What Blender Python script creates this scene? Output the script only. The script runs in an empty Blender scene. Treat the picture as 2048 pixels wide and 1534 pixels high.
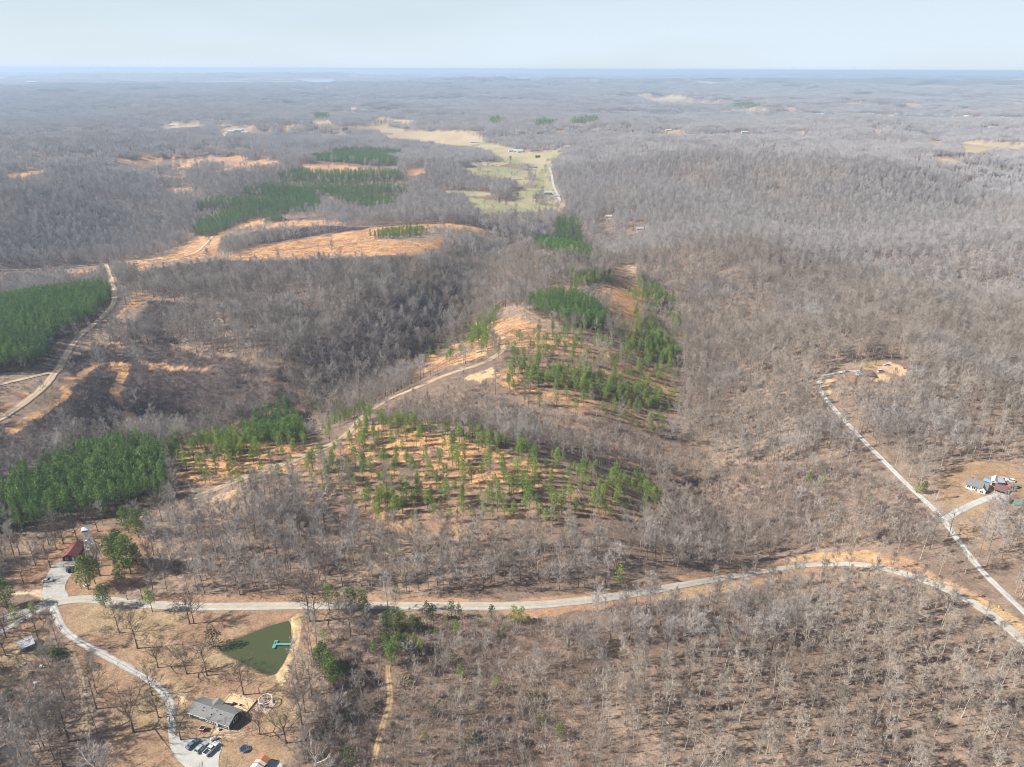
import bpy, bmesh, math, random
import numpy as np
from mathutils import Vector, Matrix

SC = bpy.context.scene
COL = SC.collection
R = math.radians

# ------------------------------------------------------------------ camera
CAM_H = 220.0
FPX, CX, CY = 1420.0, 1024.0, 767.0            # photograph is 2048 x 1534
PITCH, ROLL = R(23.90), 0.0039
FWD = np.array([0, math.cos(PITCH), -math.sin(PITCH)])
_r = np.array([1.0, 0, 0]); _u = np.array([0, math.sin(PITCH), math.cos(PITCH)])
RGT = _r * math.cos(ROLL) + _u * math.sin(ROLL)
UPV = _u * math.cos(ROLL) - _r * math.sin(ROLL)
cam_d = bpy.data.cameras.new('camera'); cam = bpy.data.objects.new('camera', cam_d); COL.objects.link(cam)
cam_d.sensor_fit = 'HORIZONTAL'; cam_d.sensor_width = 36.0; cam_d.lens = 36.0 * FPX / 2048.0
cam_d.clip_start = 1.0; cam_d.clip_end = 200000.0
m = Matrix.Identity(4)
for i in range(3):
    m[i][0], m[i][1], m[i][2] = RGT[i], UPV[i], -FWD[i]
m[2][3] = CAM_H
cam.matrix_world = m
SC.camera = cam

# ------------------------------------------------------------------ sky, sun, exposure
SUN_EL, SUN_AZ = R(39.0), R(188.0)             # azimuth of the direction TO the sun, from +x counter-clockwise
to_sun = Vector((math.cos(SUN_AZ) * math.cos(SUN_EL), math.sin(SUN_AZ) * math.cos(SUN_EL), math.sin(SUN_EL)))
world = bpy.data.worlds.new('World'); SC.world = world; world.use_nodes = True
wn, wl = world.node_tree.nodes, world.node_tree.links
wn.clear()
w_out = wn.new('ShaderNodeOutputWorld'); w_bg = wn.new('ShaderNodeBackground')
w_sky = wn.new('ShaderNodeTexSky'); w_sky.sky_type = 'NISHITA'; w_sky.sun_disc = False
w_sky.sun_elevation = SUN_EL
w_sky.sun_rotation = math.pi / 2 - SUN_AZ       # Nishita rotation runs clockwise from +y
w_sky.altitude = 250.0; w_sky.air_density = 1.0; w_sky.dust_density = 0.5; w_sky.ozone_density = 2.2
# thin high cirrus veil, streaked along one direction, on the sky sphere
w_tc = wn.new('ShaderNodeTexCoord'); w_map = wn.new('ShaderNodeMapping')
w_map.inputs['Scale'].default_value = (1.3, 1.0, 9.0); w_map.inputs['Rotation'].default_value = (R(3), R(5), R(20))
w_nz = wn.new('ShaderNodeTexNoise'); w_nz.inputs['Scale'].default_value = 1.3; w_nz.inputs['Detail'].default_value = 3.0
w_nz.inputs['Roughness'].default_value = 0.5
w_rmp = wn.new('ShaderNodeMapRange'); w_rmp.inputs['From Min'].default_value = 0.36; w_rmp.inputs['From Max'].default_value = 0.62
w_rmp.inputs['To Min'].default_value = 0.74; w_rmp.inputs['To Max'].default_value = 0.97
w_mix = wn.new('ShaderNodeMix'); w_mix.data_type = 'RGBA'
w_mix.inputs['B'].default_value = (8.0, 9.3, 10.5, 1)
wl.new(w_tc.outputs['Generated'], w_map.inputs['Vector']); wl.new(w_map.outputs['Vector'], w_nz.inputs['Vector'])
wl.new(w_nz.outputs['Fac'], w_rmp.inputs['Value'])
# the veil is seen through a longer slant low down, so it thins towards the zenith
w_sep = wn.new('ShaderNodeSeparateXYZ'); w_el = wn.new('ShaderNodeMapRange'); w_el.inputs['From Min'].default_value = 0.02; w_el.inputs['From Max'].default_value = 0.45
w_el.inputs['To Min'].default_value = 1.0; w_el.inputs['To Max'].default_value = 0.06
w_mul = wn.new('ShaderNodeMath'); w_mul.operation = 'MULTIPLY'
wl.new(w_tc.outputs['Generated'], w_sep.inputs[0]); wl.new(w_sep.outputs['Z'], w_el.inputs['Value'])
wl.new(w_rmp.outputs['Result'], w_mul.inputs[0]); wl.new(w_el.outputs['Result'], w_mul.inputs[1]); wl.new(w_mul.outputs[0], w_mix.inputs['Factor'])
wl.new(w_sky.outputs['Color'], w_mix.inputs['A'])
wl.new(w_mix.outputs['Result'], w_bg.inputs['Color'])
w_bg.inputs['Strength'].default_value = 0.05
wl.new(w_bg.outputs['Background'], w_out.inputs['Surface'])

sun_d = bpy.data.lights.new('sun', 'SUN'); sun_d.energy = 5.0; sun_d.angle = R(0.53); sun_d.color = (1.0, 0.955, 0.89)
sun = bpy.data.objects.new('sun', sun_d); COL.objects.link(sun)
sun.rotation_euler = to_sun.to_track_quat('Z', 'Y').to_euler(); sun.location = to_sun * 500

SC.view_settings.view_transform = 'Standard'; SC.view_settings.look = 'None'
SC.view_settings.exposure = 0.93; SC.view_settings.gamma = 1.0; SC.view_settings.use_curve_mapping = False
SC.render.engine = 'CYCLES'
cy = SC.cycles
cy.max_bounces = 4; cy.diffuse_bounces = 2; cy.glossy_bounces = 2; cy.transmission_bounces = 2
cy.volume_bounces = 0; cy.transparent_max_bounces = 4
cy.caustics_reflective = False; cy.caustics_refractive = False
cy.use_denoising = True
cy.denoiser = 'OPENIMAGEDENOISE'; cy.denoising_input_passes = 'RGB_ALBEDO_NORMAL'; cy.denoising_prefilter = 'ACCURATE'
cy.use_adaptive_sampling = False
cy.pixel_filter_type = 'BLACKMAN_HARRIS'; cy.filter_width = 1.0

# ------------------------------------------------------------------ noise, projection, height field
def _hash(ix, iy, s):
    n = (ix * 374761393 + iy * 668265263 + s * 1274126177) & 0xffffffff
    n = ((n ^ (n >> 13)) * 1274126177) & 0xffffffff
    n = ((n ^ (n >> 15)) * 2246822519) & 0xffffffff
    return ((n ^ (n >> 16)) & 0xffff) / 65535.0
def vnoise(x, y, s=0):
    """smooth value noise in -1..1"""
    x = np.asarray(x, float); y = np.asarray(y, float)
    ix = np.floor(x).astype(np.int64); iy = np.floor(y).astype(np.int64)
    fx = x - ix; fy = y - iy
    fx = fx * fx * fx * (fx * (fx * 6 - 15) + 10); fy = fy * fy * fy * (fy * (fy * 6 - 15) + 10)
    a = _hash(ix, iy, s); b = _hash(ix + 1, iy, s); c = _hash(ix, iy + 1, s); d = _hash(ix + 1, iy + 1, s)
    return ((a + (b - a) * fx) * (1 - fy) + (c + (d - c) * fx) * fy) * 2 - 1
def fbm(x, y, s=0, o=3, g=0.5):
    t = 0.0; a = 1.0; n = 0.0
    for k in range(o):
        t = t + a * vnoise(x * 2 ** k + 13.7 * k, y * 2 ** k - 7.1 * k, s + k); n += a; a *= g
    return t / n
def sstep(a, b, x):
    t = np.clip((x - a) / (b - a), 0, 1); return t * t * (3 - 2 * t)
def rays(uv):
    uv = np.atleast_2d(np.asarray(uv, float))
    return FWD + RGT * ((uv[:, :1] - CX) / FPX) + UPV * ((CY - uv[:, 1:2]) / FPX)
def flat(uv):
    d = rays(uv); return d[:, :2] * (CAM_H / -d[:, 2:3])
def seg_dist(x, y, pl):
    best = np.full(np.shape(x), 1e18)
    for (ax, ay), (bx, by) in zip(pl[:-1], pl[1:]):
        dx, dy = bx - ax, by - ay
        t = np.clip(((x - ax) * dx + (y - ay) * dy) / (dx * dx + dy * dy + 1e-9), 0, 1)
        best = np.minimum(best, (x - ax - t * dx) ** 2 + (y - ay - t * dy) ** 2)
    return np.sqrt(best)
CARVE = [([(340, 772), (450, 768), (560, 760), (650, 738), (740, 700), (830, 655), (900, 600), (940, 540), (965, 490), (1010, 450)], 42, 58),
         ([(200, 690), (330, 710), (450, 745), (560, 790)], 14, 45),
         ([(1500, 980), (1420, 900), (1400, 820), (1405, 720), (1395, 620), (1335, 540), (1235, 480), (1175, 430)], 30, 72),
         ([(860, 800), (1000, 820), (1150, 850), (1300, 890), (1420, 910)], 10, 28),
         ([(1160, 425), (1085, 380), (1080, 330), (1030, 300), (940, 280), (800, 255)], 26, 170),
         ([(-100, 520), (150, 450), (300, 400), (340, 330)], 38, 150),
         ([(1500, 600), (1700, 540), (1900, 520), (2100, 540)], 18, 90),
         ([(1200, 420), (1400, 400), (1700, 420), (2100, 380)], 24, 150)]
CARVE = [(flat(p), d, s) for p, d, s in CARVE]
VALLEY = CARVE[4][0]
LAKES = [([(578, 158), (600, 156), (672, 157), (670, 163), (640, 165), (612, 163), (600, 160)], 42),
         ([(1036, 154.5), (1062, 154.5), (1058, 157.5), (1040, 157.5)], 40),
         ([(1556, 151.5), (1606, 152), (1600, 155), (1565, 155)], 30),
         ([(50, 161.5), (76, 161.5), (72, 164.5), (54, 164.5)], 42)]
LAKE_C = []
for uv, lv in LAKES:
    d = rays(uv); p = d[:, :2] * ((CAM_H - lv) / -d[:, 2:3])
    LAKE_C.append((p, lv, p.mean(0), np.abs(p - p.mean(0)).max(0)))
def height(x, y):
    x = np.asarray(x, float); y = np.asarray(y, float)
    r = np.hypot(x, y)
    w = sstep(520, 1500, r)
    n1 = fbm(x / 1050, y / 1050, 3, 2); n2 = fbm(x / 520 + 5, y / 520, 11, 2)
    z = w * (58 * (1 - np.exp(-(n1 / 0.2) ** 2)) - 40 + 24 * n2)
    z = z + sstep(300, 700, r) * 7 * vnoise(x / 230, y / 230, 21) + 1.6 * vnoise(x / 120, y / 120, 22) * sstep(150, 260, r)
    z = z + sstep(2500, 7000, r) * (55 * vnoise(x / 4200, y / 4200, 31) - 12)
    z = z + sstep(3500, 12000, r) * 82                # the land rises to a plateau far off
    z = z + sstep(9000, 16000, r) * (70 * vnoise(x / 5200, y / 2600, 33) - 10)
    kv = np.exp(-(seg_dist(x, y, VALLEY) / 330) ** 2)          # broad open farm valley: no side spurs in it
    z = z * (1 - .9 * kv)
    for pl, d, s in CARVE:
        dd = seg_dist(x, y, pl); z = z - d * np.exp(-(dd / s) ** 2)
    z = z - r * r / (2 * 6371000 * 1.16)
    for p, lv, c, e in LAKE_C:                       # broad lowland in front of each lake
        rl = np.hypot(*c); a = np.abs((x * c[1] - y * c[0]) / rl) / (e[0] * 1.5 * np.maximum(r, 1) / rl + 60)
        k = (1 - sstep(.8, 1.4, a)) * sstep(.25, .45, r / rl) * (1 - sstep(1.0, 1.12, r / rl)); zm = CAM_H + (lv - CAM_H) * r / rl - 28
        z = z - k * np.maximum(z - zm, 0)
    for p, lv, c, e in LAKE_C:
        q = np.hypot((x - c[0]) / (e[0] * 1.25), (y - c[1]) / (e[1] * 1.6))
        k = 1 - sstep(0.85, 1.5, q); z = z * (1 - k) + (lv - 6) * k
    return z
_T = np.concatenate([np.linspace(60, 700, 260), np.geomspace(705, 60000, 420)])
def at(uv, lift=0.0):
    """pixel(s) of the photograph -> points on the ground"""
    d = rays(uv); d = d / np.linalg.norm(d[:, :2], axis=1, keepdims=True)
    P = d[:, None, :] * _T[None, :, None]; P[:, :, 2] += CAM_H
    g = P[:, :, 2] - height(P[:, :, 0], P[:, :, 1])
    hit = g < 0; k = np.where(hit.any(1), hit.argmax(1), len(_T) - 1); k = np.maximum(k, 1)
    i = np.arange(len(d)); g0, g1 = g[i, k - 1], g[i, k]
    t = np.where(g0 - g1 > 1e-9, g0 / (g0 - g1 + 1e-12), 0); t = np.clip(t, 0, 1)
    q = P[i, k - 1] * (1 - t)[:, None] + P[i, k] * t[:, None]
    q[:, 2] = height(q[:, 0], q[:, 1]) + lift
    return q
def at1(u, v, lift=0.0):
    return Vector(at([(u, v)], lift)[0])
def gz(x, y):
    return float(height(np.array([x]), np.array([y]))[0])
def proj(p):
    p = np.atleast_2d(p) - np.array([0, 0, CAM_H]); w = p @ FWD
    return np.stack([CX + FPX * (p @ RGT) / w, CY - FPX * (p @ UPV) / w], 1)
def tall(base, top_v):
    """metres a vertical thing standing at ground point base must have to reach image row top_v"""
    lo, hi = 0.0, 80.0
    for _ in range(30):
        mid = (lo + hi) / 2
        if proj(np.array([base.x, base.y, base.z + mid]))[0, 1] > top_v: lo = mid
        else: hi = mid
    return lo
def inside(x, y, poly):
    c = np.zeros(np.shape(x), bool); n = len(poly); j = n - 1
    for i in range(n):
        xi, yi = poly[i]; xj, yj = poly[j]
        if yi != yj:
            c ^= ((yi > y) != (yj > y)) & (x < (xj - xi) * (y - yi) / (yj - yi) + xi)
        j = i
    return c
def in_poly(x, y, poly, jit=0.0, s=50):
    lo, hi = poly.min(0) - 2, poly.max(0) + 2
    out = np.zeros(np.shape(x), bool)
    k = (x > lo[0]) & (x < hi[0]) & (y > lo[1]) & (y < hi[1])
    if not k.any(): return out
    xx, yy = x[k], y[k]
    if jit:
        q = jit * 3
        xx = xx + jit * fbm(xx / q, yy / q, s, 2); yy = yy + jit * fbm(xx / q + 40, yy / q, s + 7, 2)
    out[k] = inside(xx, yy, poly); return out

# ------------------------------------------------------------------ mesh helpers
def srgb(r, g, b):
    f = lambda c: c / 12.92 if c <= 0.04045 else ((c + 0.055) / 1.055) ** 2.4
    return (f(r / 255), f(g / 255), f(b / 255), 1.0)
def mat(name, a, b=None, rough=0.85, scale=2.0, metal=0.0, rnd=0.0, bump=0.0, spec=0.3, coord='Object', transl=0.0, wear=False):
    """procedural material: two base colours mixed by noise, each copy shifted a little by its own random number"""
    M = bpy.data.materials.new(name); M.use_nodes = True
    n, l = M.node_tree.nodes, M.node_tree.links
    p = n['Principled BSDF']; p.inputs['Roughness'].default_value = rough; p.inputs['Metallic'].default_value = metal
    p.inputs['Specular IOR Level'].default_value = spec
    a = tuple(a)[:3] + (1,); b = tuple(b)[:3] + (1,) if b else tuple(c * 0.75 for c in a[:3]) + (1,)
    tc = n.new('ShaderNodeTexCoord'); nz = n.new('ShaderNodeTexNoise'); nz.inputs['Scale'].default_value = scale
    nz.inputs['Detail'].default_value = 3.0
    mx = n.new('ShaderNodeMix'); mx.data_type = 'RGBA'; mx.inputs['A'].default_value = a; mx.inputs['B'].default_value = b
    mr = n.new('ShaderNodeMapRange'); mr.inputs['From Min'].default_value = 0.3; mr.inputs['From Max'].default_value = 0.7
    l.new(tc.outputs[coord], nz.inputs['Vector']); l.new(nz.outputs['Fac'], mr.inputs['Value'])
    if rnd:
        oi = n.new('ShaderNodeObjectInfo')
        ad = n.new('ShaderNodeMath'); ad.operation = 'MULTIPLY_ADD'; ad.inputs[1].default_value = rnd * 2; ad.inputs[2].default_value = -rnd
        l.new(oi.outputs['Random'], ad.inputs[0])
        sm = n.new('ShaderNodeMath'); sm.operation = 'ADD'; sm.use_clamp = True
        l.new(mr.outputs['Result'], sm.inputs[0]); l.new(ad.outputs[0], sm.inputs[1]); l.new(sm.outputs[0], mx.inputs['Factor'])
    else:
        l.new(mr.outputs['Result'], mx.inputs['Factor'])
    if wear:      # worn wheel paths: a value carried by the road surface itself
        wa = n.new('ShaderNodeAttribute'); wa.attribute_name = 'wear'; wm_ = n.new('ShaderNodeMix'); wm_.data_type = 'RGBA'; wm_.blend_type = 'MULTIPLY'; wm_.inputs['Factor'].default_value = 1.0
        l.new(mx.outputs['Result'], wm_.inputs['A']); l.new(wa.outputs['Fac'], wm_.inputs['B']); mx = wm_
    l.new(mx.outputs['Result'], p.inputs['Base Color'])
    if transl:
        p.inputs['Subsurface Weight'].default_value = 0.0
        tr = n.new('ShaderNodeBsdfTranslucent'); ms = n.new('ShaderNodeMixShader'); ms.inputs['Fac'].default_value = transl
        l.new(mx.outputs['Result'], tr.inputs['Color']); l.new(p.outputs['BSDF'], ms.inputs[1]); l.new(tr.outputs['BSDF'], ms.inputs[2])
        l.new(ms.outputs['Shader'], n['Material Output'].inputs['Surface'])
    if bump:
        bp = n.new('ShaderNodeBump'); bp.inputs['Strength'].default_value = bump; bp.inputs['Distance'].default_value = 0.05
        l.new(nz.outputs['Fac'], bp.inputs['Height']); l.new(bp.outputs['Normal'], p.inputs['Normal'])
    return M
class MB:
    """collects faces for ONE mesh object"""
    def __init__(s): s.v = []; s.f = []; s.mi = []; s.cur = 0
    def add(s, vs, fs):
        o = len(s.v); s.v += [tuple(p) for p in vs]; s.f += [tuple(i + o for i in f) for f in fs]; s.mi += [s.cur] * len(fs); return s
    def box(s, c, size, rz=0.0, tilt=None):
        x, y, z = (k / 2 for k in size)
        vs = [Vector((sx * x, sy * y, sz * z)) for sz in (-1, 1) for sy in (-1, 1) for sx in (-1, 1)]
        Mx = Matrix.Rotation(rz, 3, 'Z')
        if tilt: Mx = Mx @ Matrix.Rotation(tilt[0], 3, tilt[1])
        c = Vector(c)
        return s.add([Mx @ p + c for p in vs], [(0, 2, 3, 1), (4, 5, 7, 6), (0, 1, 5, 4), (2, 6, 7, 3), (0, 4, 6, 2), (1, 3, 7, 5)])
    def tube(s, p0, p1, r0, r1=None, k=6, caps=True):
        r1 = r0 if r1 is None else r1; p0 = Vector(p0); p1 = Vector(p1); d = (p1 - p0)
        if d.length < 1e-6: return s
        q = d.to_track_quat('Z', 'Y'); vs = []
        for p, r in ((p0, r0), (p1, r1)):
            for i in range(k):
                a = 2 * math.pi * i / k; vs.append(p + q @ Vector((math.cos(a) * r, math.sin(a) * r, 0)))
        fs = [(i, (i + 1) % k, k + (i + 1) % k, k + i) for i in range(k)]
        if caps: fs += [tuple(reversed(range(k))), tuple(range(k, 2 * k))]
        return s.add(vs, fs)
    def path(s, pts, rs, k=5, cap=True):
        base = len(s.v); n = len(pts)
        for j, (p, r) in enumerate(zip(pts, rs)):
            a = pts[max(j - 1, 0)]; b = pts[min(j + 1, n - 1)]
            q = (Vector(b) - Vector(a)).to_track_quat('Z', 'Y')
            for i in range(k):
                t = 2 * math.pi * i / k; s.v.append(tuple(Vector(p) + q @ Vector((math.cos(t) * r, math.sin(t) * r, 0))))
        for j in range(n - 1):
            for i in range(k):
                s.f.append((base + j * k + i, base + j * k + (i + 1) % k, base + (j + 1) * k + (i + 1) % k, base + (j + 1) * k + i)); s.mi.append(s.cur)
        if cap: s.f.append(tuple(base + (n - 1) * k + i for i in range(k))); s.mi.append(s.cur)
        return s
    def prism(s, poly, z0, z1):
        n = len(poly); vs = [(x, y, z0) for x, y in poly] + [(x, y, z1) for x, y in poly]
        return s.add(vs, [tuple(reversed(range(n))), tuple(range(n, 2 * n))] + [(i, (i + 1) % n, n + (i + 1) % n, n + i) for i in range(n)])
    def lathe(s, prof, c=(0, 0, 0), k=12, axis='Z'):
        vs = []
        for r, z in prof:
            for i in range(k):
                a = 2 * math.pi * i / k; p = (math.cos(a) * r, math.sin(a) * r, z)
                if axis == 'X': p = (z, p[0], p[1])
                if axis == 'Y': p = (p[0], z, p[1])
                vs.append((p[0] + c[0], p[1] + c[1], p[2] + c[2]))
        n = len(prof)
        return s.add(vs, [(j * k + i, j * k + (i + 1) % k, (j + 1) * k + (i + 1) % k, (j + 1) * k + i) for j in range(n - 1) for i in range(k)]
                     + [tuple(reversed(range(k))), tuple(range((n - 1) * k, n * k))])
    def mesh(s, name, mats, smooth=False):
        me = bpy.data.meshes.new(name); me.from_pydata(s.v, [], s.f)
        for mm in (mats if isinstance(mats, (list, tuple)) else [mats]): me.materials.append(mm)
        if any(s.mi): me.polygons.foreach_set('material_index', s.mi)
        if smooth: me.polygons.foreach_set('use_smooth', [True] * len(me.polygons))
        me.update(); return me
    def build(s, name, mats, parent=None, smooth=False):
        return link(name, s.mesh(name, mats, smooth), parent)
def link(name, data, parent=None):
    o = bpy.data.objects.new(name, data); COL.objects.link(o)
    if parent: o.parent = parent
    return o
def tag(o, label=None, cat=None, group=None, kind=None):
    for k, v in (('label', label), ('category', cat), ('group', group), ('kind', kind)):
        if v: o[k] = v
    return o
def thing(name, label, cat, loc, rz=0.0, group=None):
    o = link(name, None); o.location = loc; o.rotation_euler = (0, 0, rz); o.empty_display_size = 0.5
    return tag(o, label, cat, group)
def copy_tree(o, parent=None):
    c = o.copy(); COL.objects.link(c); c.parent = parent
    for ch in list(o.children): copy_tree(ch, c)
    return c
# ------------------------------------------------------------------ land cover (outlines read off the photograph, laid on the ground)
LC = {}   # name -> list of world polygons
LCP = {}  # the same outlines in the photograph
def region(name, *polys):
    LC.setdefault(name, []); LCP.setdefault(name, [])
    for p in polys: LC[name].append(at(p)[:, :2]); LCP[name].append(np.array(p, float))
region('yard',
    [(112, 1212), (190, 1206), (300, 1219), (420, 1223), (600, 1220), (660, 1222), (640, 1260), (600, 1330), (575, 1400), (600, 1440), (575, 1534), (560, 1600), (330, 1640), (250, 1600), (200, 1534), (215, 1450), (190, 1380), (160, 1320), (120, 1260)],
    [(0, 1270), (60, 1240), (95, 1225), (105, 1250), (90, 1290), (70, 1330), (55, 1390), (0, 1400), (-60, 1400), (-60, 1300)],
    [(125, 1190), (128, 1172), (155, 1145), (170, 1110), (215, 1075), (285, 1078), (300, 1110), (240, 1190)])
region('cabin_ground', [(30, 1150), (90, 1110), (140, 1060), (260, 1050), (300, 1080), (290, 1180), (200, 1190), (60, 1180)])
region('verge',
    [(300, 1192), (500, 1187), (740, 1190), (860, 1194), (1000, 1200), (1100, 1196), (1210, 1182), (1330, 1160), (1450, 1138), (1560, 1118), (1640, 1104), (1740, 1102), (1800, 1112), (1880, 1150), (1960, 1190), (2048, 1240), (2120, 1290), (2120, 1360), (2048, 1290), (1940, 1205), (1820, 1157), (1700, 1134), (1560, 1142), (1400, 1172), (1200, 1206), (1000, 1221), (600, 1220), (300, 1218)],
    [(1000, 1219), (1100, 1216), (1240, 1200), (1400, 1172), (1500, 1154), (1600, 1140), (1640, 1140), (1560, 1156), (1440, 1180), (1330, 1200), (1240, 1212), (1100, 1232), (1020, 1236)])
region('bright_verge', [(1330, 1183), (1450, 1166), (1560, 1148), (1560, 1160), (1440, 1186), (1350, 1200), (1300, 1200)],
    [(1560, 1118), (1640, 1104), (1740, 1104), (1790, 1122), (1700, 1120), (1600, 1124)], [(1850, 1150), (1950, 1188), (2048, 1240), (2048, 1275), (1960, 1205), (1870, 1166)])
region('sandy', [(60, 1190), (20, 1188), (40, 1178), (90, 1184), (130, 1192), (110, 1204), (80, 1202)],
    [(425, 1452), (470, 1460), (490, 1466), (440, 1480), (430, 1470)], [(352, 1395), (372, 1392), (372, 1408), (358, 1412)])
region('pond_bank', [(577, 1240), (596, 1228), (606, 1235), (598, 1280), (580, 1350), (567, 1368), (552, 1350), (565, 1330), (575, 1290)])
region('sedge',
    [(345, 930), (420, 885), (500, 870), (610, 885), (650, 890), (690, 875), (720, 850), (800, 850), (900, 875), (1000, 900), (1080, 925), (1130, 950), (1060, 985), (960, 975), (860, 985), (790, 960), (740, 930), (640, 925), (600, 945), (520, 945), (440, 970), (370, 985)],
    [(900, 690), (1000, 660), (1060, 665), (1200, 690), (1230, 700), (1200, 720), (1060, 705), (1010, 690), (980, 700)],
    [(1190, 580), (1240, 560), (1290, 575), (1290, 620), (1270, 680), (1230, 670), (1215, 610)],
    [(1010, 740), (1100, 790), (1260, 805), (1330, 830), (1300, 860), (1180, 820), (1060, 800), (1000, 770)],
    [(800, 720), (870, 705), (990, 700), (960, 720), (880, 740), (830, 750)],
    [(985, 640), (1050, 640), (1120, 670), (1050, 680), (990, 660)],
    [(1290, 730), (1340, 760), (1340, 790), (1260, 770), (1200, 740)],
    [(430, 520), (520, 492), (560, 486), (650, 470), (730, 458), (820, 450), (915, 447), (1000, 470), (905, 455), (800, 463), (745, 471), (760, 481), (830, 483), (893, 480), (880, 497), (830, 512), (740, 513), (660, 510), (600, 517), (500, 520)],
    [(350, 500), (380, 480), (420, 462), (450, 447), (490, 437), (540, 437), (530, 447), (480, 456), (450, 471), (440, 490), (430, 512), (340, 522), (240, 531), (230, 523), (330, 513)],
    [(540, 440), (640, 441), (690, 445), (620, 451), (540, 453)],
    [(135, 548), (170, 538), (210, 536), (200, 546), (160, 552), (140, 560)],
    [(255, 610), (290, 592), (300, 596), (265, 615), (240, 640), (232, 636), (240, 620)],
    [(5, 865), (60, 828), (110, 797), (128, 765), (180, 731), (207, 720), (190, 735), (145, 770), (125, 805), (70, 835), (20, 870)],
    [(225, 722), (262, 732), (255, 760), (245, 790), (252, 825), (288, 846), (275, 850), (245, 838), (232, 805), (222, 770), (232, 745), (215, 728)],
    [(-40, 835), (0, 815), (40, 800), (42, 786), (0, 784), (-40, 784), (-40, 776), (20, 776), (55, 785), (52, 805), (10, 828), (-40, 850)],
    [(270, 535), (300, 530), (290, 545), (280, 545)], [(280, 722), (420, 735), (420, 742), (300, 735)])
region('sedge_far', [(230, 320), (300, 315), (480, 311), (497, 318), (480, 322), (400, 322), (300, 322), (240, 326)], [(495, 326), (520, 321), (560, 322), (555, 328), (510, 330), (430, 345), (430, 342)],
    [(10, 348), (60, 341), (100, 343), (60, 350), (20, 356)], [(330, 377), (385, 377), (380, 383), (335, 383)], [(300, 352), (375, 351), (370, 356), (310, 357)], [(340, 331), (400, 327), (410, 330), (350, 335)],
    [(600, 328), (680, 330), (720, 335), (690, 342), (600, 334)], [(810, 340), (850, 335), (850, 345), (825, 357), (815, 350)], [(690, 340), (760, 338), (800, 336), (790, 340), (700, 344)])
region('field',
    [(940, 396), (1010, 404), (1060, 396), (1100, 392), (1125, 410), (1100, 418), (1040, 424), (960, 424), (940, 412)],
    [(1020, 384), (1060, 376), (1110, 380), (1118, 395), (1060, 398), (1030, 395)],
    [(870, 380), (935, 382), (985, 386), (975, 394), (930, 392), (880, 386)],
    [(920, 336), (960, 332), (1010, 334), (1060, 342), (1050, 358), (1062, 366), (1040, 372), (1030, 360), (960, 352)],
    [(1060, 342), (1100, 338), (1104, 360), (1108, 385), (1080, 378), (1065, 366), (1070, 352)],
    [(990, 296), (1030, 304), (1080, 310), (1100, 306), (1125, 295), (1120, 305), (1090, 318), (1050, 326), (1010, 324), (1000, 310)])
region('hay',
    [(670, 250), (760, 248), (850, 262), (940, 262), (968, 278), (970, 288), (930, 290), (850, 282), (760, 274), (790, 268), (740, 258)],
    [(930, 326), (1000, 322), (1020, 328), (960, 332)], [(940, 264), (972, 278), (968, 286), (910, 276)], [(760, 232), (830, 240), (820, 246), (740, 240)],
    [(1915, 285), (1960, 280), (1995, 290), (1990, 302), (1950, 306), (1915, 298)], [(1845, 282), (1900, 280), (1880, 290), (1848, 290)], [(1990, 284), (2060, 290), (2060, 300), (2010, 298)],
    [(1840, 311), (1880, 318), (1930, 321), (1920, 326), (1870, 320)], [(1590, 262), (1612, 264), (1622, 272), (1608, 272)], [(1740, 260), (1770, 258), (1768, 266), (1748, 266)],
    [(1270, 190), (1300, 186), (1370, 192), (1420, 200), (1380, 206), (1300, 202)], [(1480, 216), (1520, 214), (1530, 222), (1500, 221)], [(1570, 215), (1595, 215), (1590, 219), (1573, 219)],
    [(310, 252), (340, 248), (420, 249), (380, 254), (320, 259)], [(440, 262), (500, 252), (515, 254), (460, 266), (425, 278)], [(430, 250), (470, 246), (475, 249), (440, 254)], [(560, 250), (600, 248), (600, 254), (570, 254)],
    [(695, 213), (715, 213), (712, 218), (698, 218)], [(1340, 261), (1362, 258), (1360, 264), (1345, 265)], [(1670, 204), (1720, 202), (1740, 206), (1690, 208)], [(620, 240), (670, 242), (665, 248), (630, 247)],
    [(1800, 206), (1850, 208), (1845, 211), (1800, 210)], [(2020, 204), (2048, 205), (2048, 209), (2024, 209)], [(1775, 218), (1790, 217), (1795, 220), (1780, 221)], [(300, 214), (312, 214), (308, 218), (298, 218)])
region('field', [(960, 286), (1000, 291), (1060, 305), (1108, 300), (1122, 296), (1110, 312), (1062, 328), (1020, 326), (1000, 312), (960, 297)], [(1062, 322), (1100, 320), (1104, 345), (1064, 345)], [(840, 270), (900, 276), (965, 286), (960, 296), (900, 290), (850, 282)], [(1095, 392), (1125, 405), (1130, 418), (1110, 424), (1090, 410)])
region('dark_slash', [(130, 722), (200, 690), (330, 690), (450, 715), (560, 745), (600, 775), (430, 752), (320, 738), (215, 737), (150, 772)],
    [(-60, 860), (60, 840), (110, 810), (150, 770), (215, 735), (320, 735), (430, 750), (540, 765), (600, 790), (620, 800), (500, 830), (400, 860), (290, 860), (200, 890), (60, 930), (-60, 960)],
    [(440, 490), (520, 460), (640, 452), (740, 456), (650, 468), (560, 484), (450, 496)], [(260, 545), (420, 525), (560, 522), (700, 518), (850, 520), (800, 545), (600, 540), (420, 545), (300, 560)],
    [(270, 660), (360, 690), (330, 650), (420, 610), (300, 600), (270, 640)])
region('cut_ground',    # cut-over ground with slash between the pines
    [(640, 925), (740, 930), (860, 985), (1060, 985), (1130, 950), (1230, 940), (1310, 980), (1330, 1040), (1200, 1060), (1000, 1080), (800, 1070), (640, 1030), (560, 980)],
    [(1000, 700), (1200, 690), (1340, 700), (1360, 790), (1340, 880), (1200, 840), (1050, 800), (980, 760)])
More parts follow.
